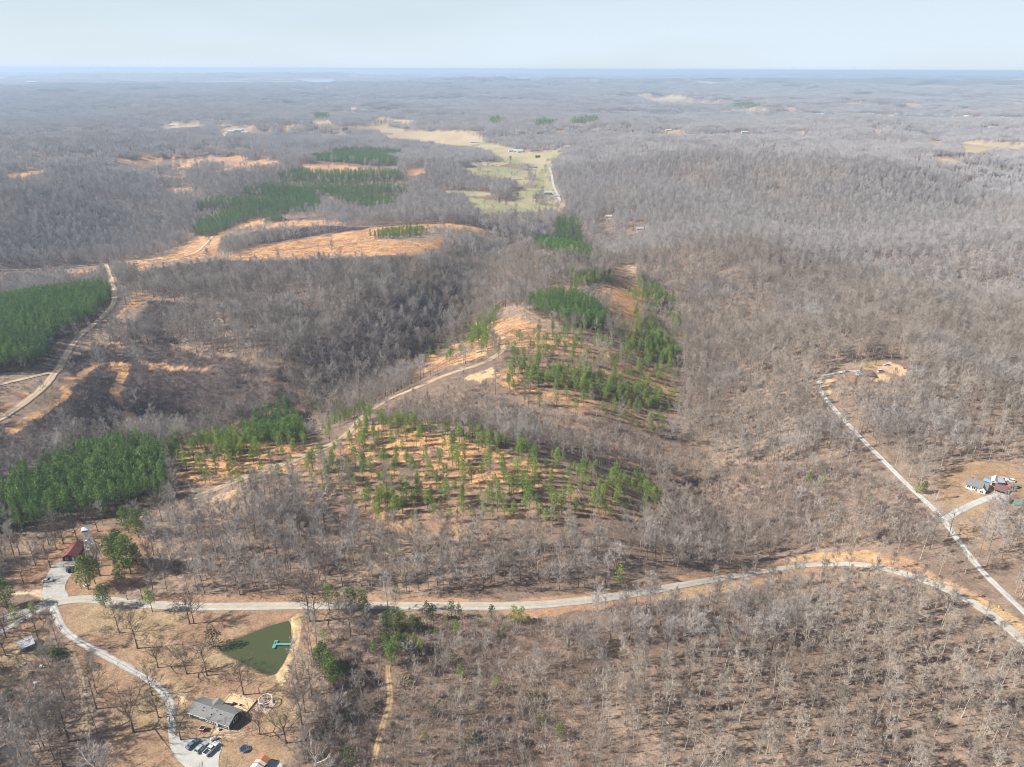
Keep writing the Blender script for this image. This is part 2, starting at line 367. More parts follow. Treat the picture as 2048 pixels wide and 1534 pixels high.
region('sapling', [(760, 840), (800, 800), (900, 790), (1000, 800), (1080, 830), (1250, 860), (1400, 900), (1440, 960), (1360, 960), (1250, 920), (1100, 880), (960, 860), (840, 845)])
region('thicket', [(640, 1300), (700, 1250), (860, 1245), (1050, 1240), (1180, 1250), (1230, 1330), (1200, 1420), (1230, 1534), (1240, 1640), (560, 1640), (590, 1534), (610, 1450), (660, 1400)],
    [(1340, 980), (1450, 930), (1600, 930), (1780, 960), (1860, 1030), (1870, 1090), (1700, 1090), (1500, 1100), (1400, 1060)], [(0, 1330), (60, 1320), (130, 1330), (160, 1400), (100, 1460), (0, 1480), (-80, 1480), (-80, 1380)])
region('no_trees',
    [(560, 1225), (640, 1222), (600, 1330), (580, 1400), (590, 1470), (560, 1600), (330, 1620), (330, 1500), (360, 1380), (440, 1290)],
    [(-60, 1200), (60, 1160), (120, 1120), (160, 1120), (200, 1180), (120, 1215), (0, 1260), (-60, 1270)],
    [(1890, 1030), (1910, 985), (1910, 940), (1960, 925), (2020, 930), (2070, 960), (2070, 1020), (1990, 1010), (1930, 1030), (1910, 1050)],
    [(1905, 1052), (1960, 1060), (1990, 1100), (1960, 1090)],
    [(1640, 760), (1660, 735), (1720, 725), (1780, 725), (1830, 740), (1800, 765), (1740, 768), (1680, 765)],
    [(1850, 1105), (1990, 1190), (2070, 1260), (2060, 1220), (1960, 1140), (1900, 1110)])
region('house_yard', [(1850, 960), (1920, 925), (2010, 925), (2070, 960), (2070, 1010), (1990, 1010), (1930, 1045), (1900, 1020)], [(1905, 1045), (1950, 1050), (1985, 1100), (1960, 1100), (1920, 1065)],
    [(1650, 755), (1700, 735), (1760, 722), (1820, 735), (1800, 758), (1740, 766), (1670, 762)])
region('bare_soil', [(1750, 732), (1790, 727), (1825, 745), (1800, 752), (1770, 742)], [(1735, 757), (1770, 748), (1780, 760), (1750, 768)], [(1655, 755), (1670, 757), (1650, 790), (1640, 775)],
    [(1220, 540), (1250, 530), (1275, 535), (1270, 550), (1240, 556)], [(410, 1005), (440, 985), (510, 965), (480, 985), (440, 1005)], [(930, 755), (980, 735), (1000, 750), (960, 765)], [(1200, 434), (1232, 434), (1226, 438), (1206, 438)])
PINE_DENSE_P = [np.array(p, float) for p in (
    [(-250, 1040), (0, 1000), (60, 965), (140, 930), (210, 908), (280, 900), (330, 920), (345, 970), (330, 1010), (250, 1018), (215, 1042), (120, 1052), (0, 1072), (-250, 1120)],
    [(-250, 620), (0, 606), (120, 594), (200, 584), (232, 594), (226, 616), (190, 642), (150, 667), (110, 690), (104, 716), (60, 738), (0, 748), (-250, 780)],
    [(1052, 620), (1080, 608), (1120, 598), (1150, 600), (1185, 618), (1210, 640), (1217, 657), (1190, 667), (1140, 655), (1090, 637)],
    [(1115, 445), (1140, 442), (1158, 450), (1160, 478), (1185, 508), (1182, 526), (1140, 524), (1100, 515), (1058, 503), (1060, 490), (1100, 485), (1112, 470)],
    [(385, 462), (400, 448), (450, 428), (500, 408), (560, 384), (600, 385), (640, 402), (640, 422), (560, 428), (520, 434), (470, 452), (430, 472), (400, 474)],
    [(393, 420), (420, 407), (520, 400), (500, 412), (440, 420), (400, 424)], [(480, 386), (560, 374), (610, 372), (810, 380), (820, 387), (740, 391), (600, 392), (490, 392)],
    [(650, 397), (700, 391), (798, 397), (790, 414), (740, 422), (690, 408)], [(620, 320), (680, 300), (740, 302), (806, 307), (770, 317), (800, 330), (740, 332), (660, 324)],
    [(560, 354), (600, 346), (800, 350), (812, 364), (700, 367), (600, 364), (558, 362)], [(520, 440), (540, 432), (580, 440), (540, 446)],
    [(485, 870), (520, 835), (570, 822), (605, 850), (600, 890), (545, 893), (495, 886)])]
PINE_STRIP_P = [np.array(p, float) for p in (       # loose rows
    [(340, 905), (420, 862), (480, 845), (520, 850), (440, 885), (345, 935)], [(560, 830), (620, 815), (660, 830), (650, 850), (600, 860)],
    [(640, 850), (700, 830), (760, 830), (740, 850), (690, 860)],
    [(750, 850), (800, 845), (920, 872), (1000, 885), (1100, 905), (1190, 925), (1200, 945), (1100, 925), (1000, 905), (900, 890), (760, 870)],
    [(1180, 930), (1250, 950), (1300, 965), (1325, 1000), (1310, 1012), (1240, 985), (1190, 960)],
    [(1028, 712), (1060, 728), (1200, 765), (1340, 790), (1345, 818), (1200, 805), (1060, 770), (1020, 740)],
    [(1275, 570), (1325, 575), (1362, 620), (1364, 720), (1335, 738), (1300, 720), (1310, 640), (1275, 600)],
    [(925, 652), (1000, 612), (1052, 612), (1050, 630), (985, 655), (982, 705), (930, 695)], [(800, 705), (880, 680), (908, 700), (870, 722), (810, 725)],
    [(1085, 575), (1130, 560), (1232, 556), (1240, 570), (1180, 578), (1110, 592)], [(740, 478), (780, 462), (860, 465), (850, 475), (800, 480)],
    [(1240, 690), (1290, 640), (1330, 680), (1330, 720), (1260, 715)],
    [(740, 1010), (800, 1000), (1000, 1010), (1100, 1020), (1100, 1045), (960, 1050), (820, 1045), (740, 1035)],
    [(1000, 965), (1150, 985), (1250, 992), (1240, 1035), (1100, 1045), (1000, 1015)], [(420, 890), (480, 900), (560, 930), (520, 945), (430, 925)])]
PINE_SPARSE_P = [np.array(p, float) for p in (
    [(345, 930), (420, 885), (500, 870), (640, 890), (720, 855), (900, 880), (1100, 930), (1250, 960), (1320, 1010), (1300, 1035), (1100, 1050), (900, 1055), (760, 1045), (680, 1000), (560, 975), (480, 985), (400, 975)],
    [(830, 730), (1000, 690), (1080, 665), (1220, 665), (1290, 620), (1350, 680), (1360, 800), (1340, 880), (1250, 860), (1100, 820), (1000, 780), (1020, 730)],
    [(1250, 590), (1285, 585), (1290, 640), (1270, 650)])]
PINE_FAR_P = [np.array(p, float) for p in (
    [(975, 240), (1000, 237), (1012, 246), (985, 250)], [(1065, 248), (1090, 242), (1115, 248), (1100, 256), (1070, 256)], [(1145, 240), (1190, 236), (1200, 244), (1160, 252), (1140, 250)],
    [(620, 233), (655, 230), (660, 238), (630, 239)], [(745, 246), (770, 244), (772, 250), (750, 251)], [(1445, 212), (1490, 208), (1535, 214), (1525, 220), (1470, 220)], [(1235, 190), (1275, 188), (1270, 192), (1240, 193)],
    [(70, 183), (160, 180), (150, 188), (80, 188)], [(240, 178), (330, 176), (340, 180), (260, 183)], [(840, 168), (910, 166), (905, 170), (850, 171)], [(960, 162), (1060, 160), (1050, 165), (970, 166)],
    [(1240, 255), (1260, 252), (1262, 258), (1245, 259)], [(1700, 190), (1760, 186), (1780, 190), (1720, 194)], [(1900, 215), (1990, 212), (1990, 219), (1920, 220)], [(1560, 172), (1650, 170), (1640, 175), (1570, 176)])]

PINE_DENSE, PINE_STRIP, PINE_SPARSE, PINE_FAR = ([at(p)[:, :2] for p in q] for q in (PINE_DENSE_P, PINE_STRIP_P, PINE_SPARSE_P, PINE_FAR_P))
# roads and tracks: (name, pixel centre line, width m, material key, lift)
ROADS = {
 'main': ([(-60, 1258), (0, 1240), (45, 1226), (80, 1213), (112, 1204), (150, 1199), (180, 1198), (230, 1203), (300, 1210), (400, 1214), (500, 1213), (600, 1211), (700, 1211), (850, 1212), (1000, 1213), (1100, 1209), (1200, 1198), (1300, 1183), (1400, 1165), (1500, 1146), (1560, 1136), (1620, 1129), (1700, 1127), (1760, 1135), (1820, 1151), (1880, 1173), (1940, 1202), (1990, 1234), (2048, 1283), (2110, 1345), (2180, 1420)], 5.0),
 'west_lane': ([(-60, 1300), (0, 1266), (49, 1236), (75, 1221), (95, 1212)], 3.2),
 'drive': ([(98, 1206), (112, 1225), (120, 1252), (150, 1279), (200, 1305), (250, 1332), (300, 1361), (330, 1386), (342, 1410), (344, 1440), (344, 1466)], 3.0),
 'farm_track': ([(140, 1300), (150, 1320), (160, 1350), (167, 1390), (170, 1430), (168, 1465), (160, 1500), (156, 1540), (150, 1600)], 2.6),
 'sand_track': ([(776, 1330), (777, 1355), (782, 1390), (777, 1415), (765, 1450), (752, 1500), (745, 1540), (738, 1600)], 2.3),
 'east_lane': ([(2080, 1255), (2048, 1225), (2000, 1178), (1960, 1140), (1920, 1086), (1893, 1047), (1860, 1010), (1820, 975), (1780, 935), (1740, 895), (1700, 853), (1670, 820), (1645, 790), (1636, 765), (1645, 751), (1680, 744), (1712, 742)], 3.3),
 'east_drive': ([(1885, 1040), (1896, 1034), (1920, 1020), (1950, 1006), (1975, 996), (1995, 991)], 4.4),
 'logging_road': ([(360, 1005), (400, 992), (450, 970), (510, 946), (560, 931), (620, 907), (680, 882), (705, 858), (740, 822), (770, 802), (830, 777), (900, 747), (960, 730), (1000, 708), (1012, 690)], 6.2),
 'ridge_track': ([(-60, 870), (0, 840), (50, 806), (95, 770), (115, 740), (130, 708), (160, 670), (190, 648), (225, 615), (232, 590), (222, 556), (212, 528)], 5.5),
 'hill_track': ([(212, 527), (290, 520), (380, 513), (405, 495), (425, 473)], 5.0),
 'west_track': ([(212, 527), (140, 534), (60, 540), (-60, 541)], 5.0),
 'spur_track': ([(108, 745), (60, 756), (0, 770), (-60, 785)], 4.5),
 'valley_road': ([(1120, 402), (1108, 376), (1103, 350), (1100, 336)], 6.0),
 'far_road': ([(900, 292), (950, 292), (970, 284), (968, 276)], 8.0),
}
def chaikin(p, n=2):
    p = [np.array(q, float) for q in p]
    for _ in range(n):
        q = [p[0]]
        for a, b in zip(p[:-1], p[1:]): q += [a * .75 + b * .25, a * .25 + b * .75]
        p = q + [p[-1]]
    return np.array(p)
ROAD_W = {k: (chaikin(at(uv)[:, :2]), w) for k, (uv, w) in ROADS.items()}
POND = at([(442, 1293), (455, 1287), (470, 1281), (500, 1269), (530, 1257), (556, 1248), (574, 1243), (577, 1250), (578, 1275), (574, 1300), (562, 1325), (550, 1342), (540, 1346), (520, 1338), (495, 1324), (470, 1311), (450, 1302)])[:, :2]
pad_px = [(336, 1455), (352, 1472), (372, 1481), (392, 1476), (438, 1478), (446, 1492), (438, 1512), (437, 1534), (442, 1560), (450, 1600), (400, 1600), (378, 1540), (352, 1518), (339, 1495)]
lot_px = [(104, 1130), (118, 1122), (152, 1124), (156, 1134), (142, 1150), (132, 1165), (128, 1180), (142, 1194), (112, 1204), (80, 1200), (84, 1185), (90, 1160)]
PAD = at(pad_px)[:, :2]; LOT = at(lot_px)[:, :2]
EAST_PAD = at([(1983, 990), (1992, 981), (2010, 985), (2030, 984), (2020, 998), (2000, 1001), (1985, 998)])[:, :2]
def on_road(x, y, grow=1.0):
    k = np.zeros(np.shape(x), bool)
    for c, w in ROAD_W.values():
        lo, hi = c.min(0) - 12, c.max(0) + 12
        b = (x > lo[0]) & (x < hi[0]) & (y > lo[1]) & (y < hi[1])
        if b.any(): k[b] |= seg_dist(x[b], y[b], c) < w / 2 + grow
    for p in (POND, PAD, LOT, EAST_PAD): k |= in_poly(x, y, p)
    return k
def anyin(x, y, polys, jit=0.0):
    k = np.zeros(np.shape(x), bool)
    for p in polys: k |= in_poly(x, y, p, jit)
    return k

# pond basin is sunk a little below the lawn
_height0 = height
POND_Z = float(_height0(POND[:, 0], POND[:, 1]).min()) - 0.35
_pc, _pr = POND.mean(0), np.abs(POND - POND.mean(0)).max() + 12
def height(x, y):
    x = np.asarray(x, float); y = np.asarray(y, float); z = _height0(x, y)
    b = np.hypot(x - _pc[0], y - _pc[1]) < _pr
    if b.any():
        xx, yy = x[b], y[b]
        d = seg_dist(xx, yy, np.vstack([POND, POND[:1]])); i = inside(xx, yy, POND)
        s = np.where(i, -d, d); k = 1 - sstep(-1.5, 2.5, s)
        z = z.copy(); z[b] = z[b] * (1 - k) + (POND_Z - 1.2) * k
    return z

# ------------------------------------------------------------------ the ground sheet
NA = 900
vv = np.concatenate([np.arange(2300, 1560, -8.0), np.arange(1560, 190, -2.3), np.arange(190, 158, -0.9)])
dd = rays(np.stack([np.full_like(vv, CX), vv], 1)); rr = CAM_H * dd[:, 1] / -dd[:, 2]
rr = np.concatenate([rr, np.geomspace(rr[-1] * 1.04, 62000, 46)])
az = np.linspace(R(-53), R(53), NA)
GX = (rr[:, None] * np.sin(az)[None, :]).ravel(); GY = (rr[:, None] * np.cos(az)[None, :]).ravel()
GZ = height(GX, GY)
NR = len(rr)
def lin(r, g, b): return np.array(srgb(r, g, b)[:3])
GR = np.hypot(GX, GY)
jitter = np.clip(GR / 260, 1, 12)
n_a = fbm(GX / 16, GY / 16, 61, 3); n_b = fbm(GX / 55, GY / 55, 66, 2); n_c = fbm(GX / 5, GY / 5, 71, 2)
def mixc(c0, c1, t): return c0[None, :] + (c1 - c0)[None, :] * np.clip(t, 0, 1)[:, None]
C_LITTER = np.array([0.19, 0.134, 0.098]); C_LITTER2 = np.array([0.285, 0.205, 0.148]); C_LITTERD = np.array([0.125, 0.085, 0.066])
C_SEDGE = np.array([0.53, 0.295, 0.135]); C_SEDGE2 = np.array([0.41, 0.235, 0.122]); C_SLASH = np.array([0.20, 0.135, 0.10])
C_LAWN = np.array([0.305, 0.218, 0.128]); C_LAWN2 = np.array([0.265, 0.165, 0.105])
col = mixc(C_LITTER, C_LITTER2, 0.5 + 0.9 * n_b + 0.6 * n_a)
col = mixc(col.mean(0), C_LITTERD, np.zeros(len(GX))) * 0 + col
t = np.clip(0.9 * (n_a + n_c) - 0.25, 0, 0.8)[:, None]; col = col * (1 - t) + C_LITTERD * t
def paint(mask, c):
    col[mask] = c[mask] if getattr(c, 'ndim', 1) == 2 else c
px = GX + jitter * 1.6 * vnoise(GX / 9, GY / 9, 80); py = GY + jitter * 1.6 * vnoise(GX / 9 + 31, GY / 9, 81)
far = sstep(8000, 10500, GR)[:, None]
canopy = mixc(np.array([0.15, 0.115, 0.10]), np.array([0.205, 0.165, 0.14]), 0.5 + 0.8 * n_b)
col = col * (1 - far) + canopy * far
fp = GR > 9000
if fp.any():
    pn = fbm(GX[fp] / 900, GY[fp] / 380, 90, 3); k = np.clip((pn - 0.28) * 8, 0, 1)[:, None]
    q = col[fp]; col[fp] = q * (1 - k) + np.array([0.035, 0.07, 0.05]) * k
    fn = fbm(GX[fp] / 700 + 9, GY[fp] / 420, 93, 3); k = np.clip((fn - 0.46) * 10, 0, 1)[:, None]
    q = col[fp]; col[fp] = q * (1 - k) + np.array([0.42, 0.33, 0.21]) * k
paint(anyin(px, py, LC['dark_slash']), mixc(np.array([0.075, 0.058, 0.053]), np.array([0.125, 0.092, 0.078]), 0.45 + 0.9 * n_a))
paint(anyin(px, py, LC['cut_ground']), mixc(C_SLASH, np.array([0.36, 0.215, 0.12]), 0.4 + 1.2 * n_a + 0.5 * n_c))
paint(anyin(px, py, LC['thicket']), mixc(np.array([0.15, 0.105, 0.078]), np.array([0.255, 0.178, 0.127]), 0.45 + 1.0 * n_a))
paint(anyin(px, py, LC['sapling']), mixc(np.array([0.23, 0.16, 0.115]), np.array([0.33, 0.225, 0.15]), 0.5 + n_a))
sed = anyin(px, py, LC['sedge'])
s_mix = np.clip(0.28 + 1.1 * n_a + 0.9 * n_c + 0.35 * n_b, 0, 1)
near_cut = np.where(GR < 640, 1.0, np.where(GR < 1500, .55, 0))
col_sed = mixc(C_SEDGE, C_SEDGE2, s_mix); kk = np.clip((fbm(GX / 9, GY / 4.5, 97, 3) + 0.13) * 3.2, 0, 0.92)[:, None] * near_cut[:, None]
col_sed = col_sed * (1 - kk) + C_SLASH * kk
paint(sed, col_sed)
paint(anyin(px, py, LC['sedge_far']), mixc(np.array([0.50, 0.29, 0.15]), np.array([0.40, 0.22, 0.13]), 0.5 + n_b))
paint(anyin(px, py, LC['field']), mixc(np.array([0.27, 0.26, 0.13]), np.array([0.37, 0.30, 0.18]), 0.5 + 1.3 * n_b))
paint(anyin(px, py, LC['hay']), mixc(np.array([0.43, 0.335, 0.21]), np.array([0.36, 0.275, 0.175]), 0.5 + n_b))
paint(anyin(px, py, LC['yard']), mixc(C_LAWN, C_LAWN2, 0.5 + 1.5 * fbm(GX / 22, GY / 22, 99, 3)))
paint(anyin(px, py, LC['cabin_ground']), mixc(np.array([0.31, 0.19, 0.115]), np.array([0.24, 0.14, 0.09]), 0.4 + n_a))
paint(anyin(px, py, LC['house_yard']), mixc(np.array([0.325, 0.22, 0.128]), np.array([0.26, 0.17, 0.105]), 0.5 + n_a))
paint(anyin(px, py, LC['verge']), mixc(np.array([0.335, 0.205, 0.125]), np.array([0.26, 0.155, 0.098]), 0.4 + n_a))
paint(anyin(px, py, LC['bright_verge']), mixc(np.array([0.42, 0.285, 0.155]), np.array([0.36, 0.225, 0.125]), 0.5 + n_a))
paint(anyin(px, py, LC['sandy']), mixc(np.array([0.52, 0.385, 0.25]), np.array([0.45, 0.32, 0.2]), 0.5 + n_a))
paint(anyin(px, py, LC['pond_bank']), mixc(np.array([0.47, 0.35, 0.20]), np.array([0.37, 0.27, 0.14]), 0.5 + n_c))
paint(anyin(px, py, LC['bare_soil']), mixc(np.array([0.54, 0.365, 0.205]), np.array([0.45, 0.30, 0.18]), 0.5 + n_a))
pr = seg_dist(GX, GY, np.vstack([POND, POND[:1]])) < 1.6
paint(pr, mixc(np.array([0.30, 0.19, 0.11]), np.array([0.20, 0.125, 0.08]), 0.5 + n_c))
# pine needle floor under the stands
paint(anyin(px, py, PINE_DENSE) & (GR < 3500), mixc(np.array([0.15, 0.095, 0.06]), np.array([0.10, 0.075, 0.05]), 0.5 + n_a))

gm = bpy.data.meshes.new('ground')
ii = np.arange((NR - 1) * (NA - 1)); i0 = (ii // (NA - 1)) * NA + ii % (NA - 1)
quads = np.stack([i0, i0 + 1, i0 + NA + 1, i0 + NA], 1).astype(np.int32)
gm.vertices.add(NR * NA); gm.vertices.foreach_set('co', np.stack([GX, GY, GZ], 1).astype(np.float32).ravel())
gm.loops.add(len(quads) * 4); gm.loops.foreach_set('vertex_index', quads.ravel())
gm.polygons.add(len(quads)); gm.polygons.foreach_set('loop_start', (np.arange(len(quads)) * 4).astype(np.int32))
gm.polygons.foreach_set('use_smooth', np.ones(len(quads), bool))
gm.update(calc_edges=True)
ca = gm.color_attributes.new('land', 'FLOAT_COLOR', 'POINT')
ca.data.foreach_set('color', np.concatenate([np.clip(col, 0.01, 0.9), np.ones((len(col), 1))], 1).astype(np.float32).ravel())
def ground_material():
    M = bpy.data.materials.new('ground_cover'); M.use_nodes = True; n, l = M.node_tree.nodes, M.node_tree.links
    p = n['Principled BSDF']; p.inputs['Roughness'].default_value = 0.95; p.inputs['Specular IOR Level'].default_value = 0.1
    at_ = n.new('ShaderNodeAttribute'); at_.attribute_name = 'land'
    tc = n.new('ShaderNodeTexCoord')
    prev = at_.outputs['Color']
    for sc, lo, hi, det in ((1.3, 0.62, 1.38, 5), (0.22, 0.74, 1.26, 4)):
        z = n.new('ShaderNodeTexNoise'); z.inputs['Scale'].default_value = sc; z.inputs['Detail'].default_value = det; z.inputs['Roughness'].default_value = 0.65
        r_ = n.new('ShaderNodeMapRange'); r_.inputs['From Min'].default_value = 0.3; r_.inputs['From Max'].default_value = 0.7
        r_.inputs['To Min'].default_value = lo; r_.inputs['To Max'].default_value = hi
        x = n.new('ShaderNodeMix'); x.data_type = 'RGBA'; x.blend_type = 'MULTIPLY'; x.inputs['Factor'].default_value = 1.0
        l.new(tc.outputs['Object'], z.inputs['Vector']); l.new(z.outputs['Fac'], r_.inputs['Value'])
        l.new(prev, x.inputs['A']); l.new(r_.outputs['Result'], x.inputs['B']); prev = x.outputs['Result']
    l.new(prev, p.inputs['Base Color'])
    return M
gm.materials.append(ground_material())
tag(link('ground', gm), 'rolling ground of leaf litter, straw-coloured grass, cut-over land and far fields', kind='structure')

# ------------------------------------------------------------------ roads, pads, pond, lakes
def settle(mb):
    a = np.array(mb.v); a[:, 2] += height(a[:, 0], a[:, 1]); mb.v = [tuple(p) for p in a]
WEAR = {True: [.80, .98, 1.06, .90, 1.02, .90, 1.06, .98, .80], False: [.70, .86, 1.10, 1.08, .74, 1.08, 1.10, .86, .70]}   # paved, unpaved
def ribbon(name, key, material, label, lift=0.06, ragged=0.0, far_lift=0.0, seed=1):
    c, w = ROAD_W[key]; seg = np.linalg.norm(np.diff(c, axis=0), axis=1); s = np.concatenate([[0], np.cumsum(seg)])
    step = max(1.2, w * 0.3) if far_lift < 0.3 else w
    q = np.linspace(0, s[-1], max(4, int(s[-1] / step))); P = np.stack([np.interp(q, s, c[:, 0]), np.interp(q, s, c[:, 1])], 1)
    T = np.gradient(P, axis=0); T /= np.linalg.norm(T, axis=1, keepdims=True); Nn = np.stack([-T[:, 1], T[:, 0]], 1)
    mb = MB(); K = 9; wear = []
    prof = WEAR[key == 'main' or 'drive' in key and key != 'drive']
    for i in range(len(P)):
        for j in range(K):
            f = (j / (K - 1) - 0.5) * w
            if j in (0, K - 1) and ragged: f *= 1 + ragged * float(vnoise(q[i] / 3.1 + 7 * j, seed + .5, 5))
            x, y = P[i] + Nn[i] * f
            edge = -0.10 if j in (0, K - 1) else (0.03 if j == K // 2 else 0.0)
            wear.append(prof[j] * (1 + .10 * float(vnoise(q[i] / 2.3, j * .7 + seed, 8)) + .10 * float(vnoise(q[i] / 17, j * .2 + seed, 9))))
            mb.v.append((x, y, lift + far_lift + edge * (1 if lift > .11 else .45)))
    settle(mb)
    for i in range(len(P) - 1):
        for j in range(K - 1):
            a = i * K + j; mb.f.append((a, a + 1, a + K + 1, a + K)); mb.mi.append(0)
    o = mb.build(name, material, smooth=True); wa = o.data.attributes.new('wear', 'FLOAT', 'POINT'); wa.data.foreach_set('value', np.array(wear, np.float32))
    return tag(o, label, kind='structure'), P, Nn
M_ASPH = mat('worn_asphalt', (0.41, 0.385, 0.34), (0.34, 0.318, 0.28), rough=0.9, scale=0.7, wear=True)
M_GRAV = mat('pale_gravel', (0.42, 0.40, 0.365), (0.31, 0.29, 0.255), rough=0.95, scale=0.9)
M_GRAVR = mat('gravel_lane_surface', (0.46, 0.44, 0.40), (0.34, 0.32, 0.285), rough=0.95, scale=0.9, wear=True)
M_CONCR = mat('concrete_lane_surface', (0.43, 0.415, 0.38), (0.36, 0.345, 0.31), rough=0.9, scale=0.35, wear=True)
M_CONC = mat('concrete', (0.43, 0.415, 0.38), (0.36, 0.345, 0.31), rough=0.9, scale=0.35)
M_DIRT = mat('tan_dirt', (0.55, 0.42, 0.285), (0.43, 0.315, 0.205), rough=0.95, scale=0.5, wear=True)
M_DIRT2 = mat('brown_dirt', (0.42, 0.305, 0.195), (0.33, 0.235, 0.15), rough=0.95, scale=0.5, wear=True)
M_SAND = mat('orange_sand', (0.44, 0.305, 0.165), (0.35, 0.235, 0.13), rough=0.95, scale=0.8, wear=True)
M_TWO = mat('two_track', (0.40, 0.30, 0.19), (0.30, 0.21, 0.13), rough=0.95, scale=0.6, wear=True)
M_YELL = mat('yellow_paint', (0.58, 0.36, 0.08), (0.48, 0.31, 0.1), rough=0.8, scale=1.5)
M_WHIT = mat('white_paint_worn', (0.62, 0.6, 0.56), (0.5, 0.48, 0.45), rough=0.8, scale=1.0)
road, RP, RN = ribbon('road', 'main', M_ASPH, 'pale worn two-lane asphalt road curving across the picture', 0.20, 0.07)
def stripe(name, off, w, material, parent):
    mb = MB()
    for i in range(len(RP)):
        for sgn in (-.5, .5):
            x, y = RP[i] + RN[i] * (off + sgn * w); mb.v.append((x, y, 0.238 - 0.04 * abs(off) / 2.8))
    for i in range(len(RP) - 1): mb.f.append((2 * i, 2 * i + 1, 2 * i + 3, 2 * i + 2)); mb.mi.append(0)
    settle(mb); return mb.build(name, material, parent)
stripe('centre_line', 0.0, 0.34, M_YELL, road); stripe('edge_line', 2.2, 0.12, M_WHIT, road); stripe('edge_line', -2.2, 0.12, M_WHIT, road)
ribbon('gravel_lane', 'west_lane', M_GRAVR, 'gravel lane leaving the road junction at lower left', 0.08, 0.25)
ribbon('driveway', 'drive', M_GRAVR, 'pale gravel driveway curving down to the grey-roofed house', 0.09, 0.2, seed=3)
ribbon('farm_track', 'farm_track', M_TWO, 'faint two-wheel track through the bare yard trees', 0.07, 0.3, seed=4)
ribbon('sand_track', 'sand_track', M_SAND, 'orange sandy track through the brush below the road', 0.07, 0.3, seed=5)
ribbon('gravel_lane', 'east_lane', M_GRAVR, 'pale gravel lane climbing past the white house to a clearing', 0.09, 0.2, far_lift=0.05, seed=6)
ribbon('driveway', 'east_drive', M_CONCR, 'concrete driveway of the white house', 0.13, 0.05, seed=7)
ribbon('logging_road', 'logging_road', M_DIRT2, 'tan dirt logging road along the cut-over ridge', 0.10, 0.35, far_lift=0.1, seed=8)
ribbon('logging_road', 'ridge_track', M_DIRT, 'tan dirt road climbing along the far side of the valley', 0.10, 0.3, far_lift=0.3, seed=9)
ribbon('logging_road', 'hill_track', M_DIRT, 'tan dirt track into the orange grass hill', 0.10, 0.3, far_lift=0.5, seed=10)
ribbon('logging_road', 'west_track', M_DIRT, 'tan dirt track running left from the hilltop junction', 0.10, 0.3, far_lift=0.5, seed=11)
ribbon('logging_road', 'spur_track', M_DIRT, 'tan dirt spur leaving the dirt road to the left', 0.10, 0.3, far_lift=0.3, seed=12)
ribbon('valley_road', 'valley_road', M_GRAVR, 'pale road along the edge of the valley fields', 0.10, 0.1, far_lift=0.7, seed=13)
ribbon('valley_road', 'far_road', M_GRAVR, 'pale bend of the road among the far fields', 0.10, 0.1, far_lift=1.2, seed=14)
def slab(name, poly, material, label, lift, round_=2, parent=None):
    q = chaikin(np.vstack([poly, poly[:1]]), round_)[:-1]
    bm = bmesh.new(); vs = [bm.verts.new((x, y, 0)) for x, y in q]; f = bm.faces.new(vs)
    bmesh.ops.triangulate(bm, faces=[f]); bmesh.ops.subdivide_edges(bm, edges=[e for e in bm.edges if e.calc_length() > 3], cuts=2, use_grid_fill=True)
    bmesh.ops.triangulate(bm, faces=bm.faces)
    vz = height(np.array([v.co.x for v in bm.verts]), np.array([v.co.y for v in bm.verts])) + lift
    for v, z in zip(bm.verts, vz): v.co.z = z
    if sum(f.normal.z for f in bm.faces) < 0: bmesh.ops.reverse_faces(bm, faces=bm.faces)
    me = bpy.data.meshes.new(name); bm.to_mesh(me); bm.free(); me.materials.append(material)
    return tag(link(name, me, parent), label, kind='structure')
slab('parking_pad', PAD, M_CONC, 'pale concrete parking pad beside the grey-roofed house', 0.13)
slab('gravel_lot', LOT, M_GRAV, 'pale gravel parking lot before the red-roofed cabin', 0.11)
slab('parking_pad', EAST_PAD, M_CONC, 'pale concrete apron before the open carport', 0.17)
def water_material():
    M = bpy.data.materials.new('pond_water'); M.use_nodes = True; n, l = M.node_tree.nodes, M.node_tree.links
    p = n['Principled BSDF']; p.inputs['Base Color'].default_value = (0.062, 0.072, 0.030, 1); p.inputs['Roughness'].default_value = 0.12
    p.inputs['IOR'].default_value = 1.33
    tc = n.new('ShaderNodeTexCoord'); z = n.new('ShaderNodeTexNoise'); z.inputs['Scale'].default_value = 1.6; z.inputs['Detail'].default_value = 3
    b = n.new('ShaderNodeBump'); b.inputs['Strength'].default_value = 0.12; b.inputs['Distance'].default_value = 0.05
    l.new(tc.outputs['Object'], z.inputs['Vector']); l.new(z.outputs['Fac'], b.inputs['Height']); l.new(b.outputs['Normal'], p.inputs['Normal'])
    return M
M_WATER = water_material()
def flat_water(name, poly, z, material, label):
    mb = MB(); c = poly.mean(0); q = np.array(poly); n = len(q)
    mb.v = [(c[0], c[1], z)] + [(x, y, z) for x, y in q]; a = 0.5 * sum(q[i - 1][0] * q[i][1] - q[i][0] * q[i - 1][1] for i in range(n))
    for i in range(n):
        t = (0, 1 + i, 1 + (i + 1) % n); mb.f.append(t if a > 0 else t[::-1]); mb.mi.append(0)
    return tag(mb.build(name, material), label, kind='structure')
pc = POND.mean(0); d_ = POND - pc
flat_water('pond_water', pc + d_ * (1 + 1.0 / np.linalg.norm(d_, axis=1, keepdims=True)), POND_Z, M_WATER, 'triangular pond of still olive-green water')
M_LAKE = bpy.data.materials.new('lake_water'); M_LAKE.use_nodes = True
M_LAKE.node_tree.nodes['Principled BSDF'].inputs['Base Color'].default_value = (0.42, 0.46, 0.47, 1); M_LAKE.node_tree.nodes['Principled BSDF'].inputs['Roughness'].default_value = 0.08  # pale base colour adds painted sky reflection to the real one
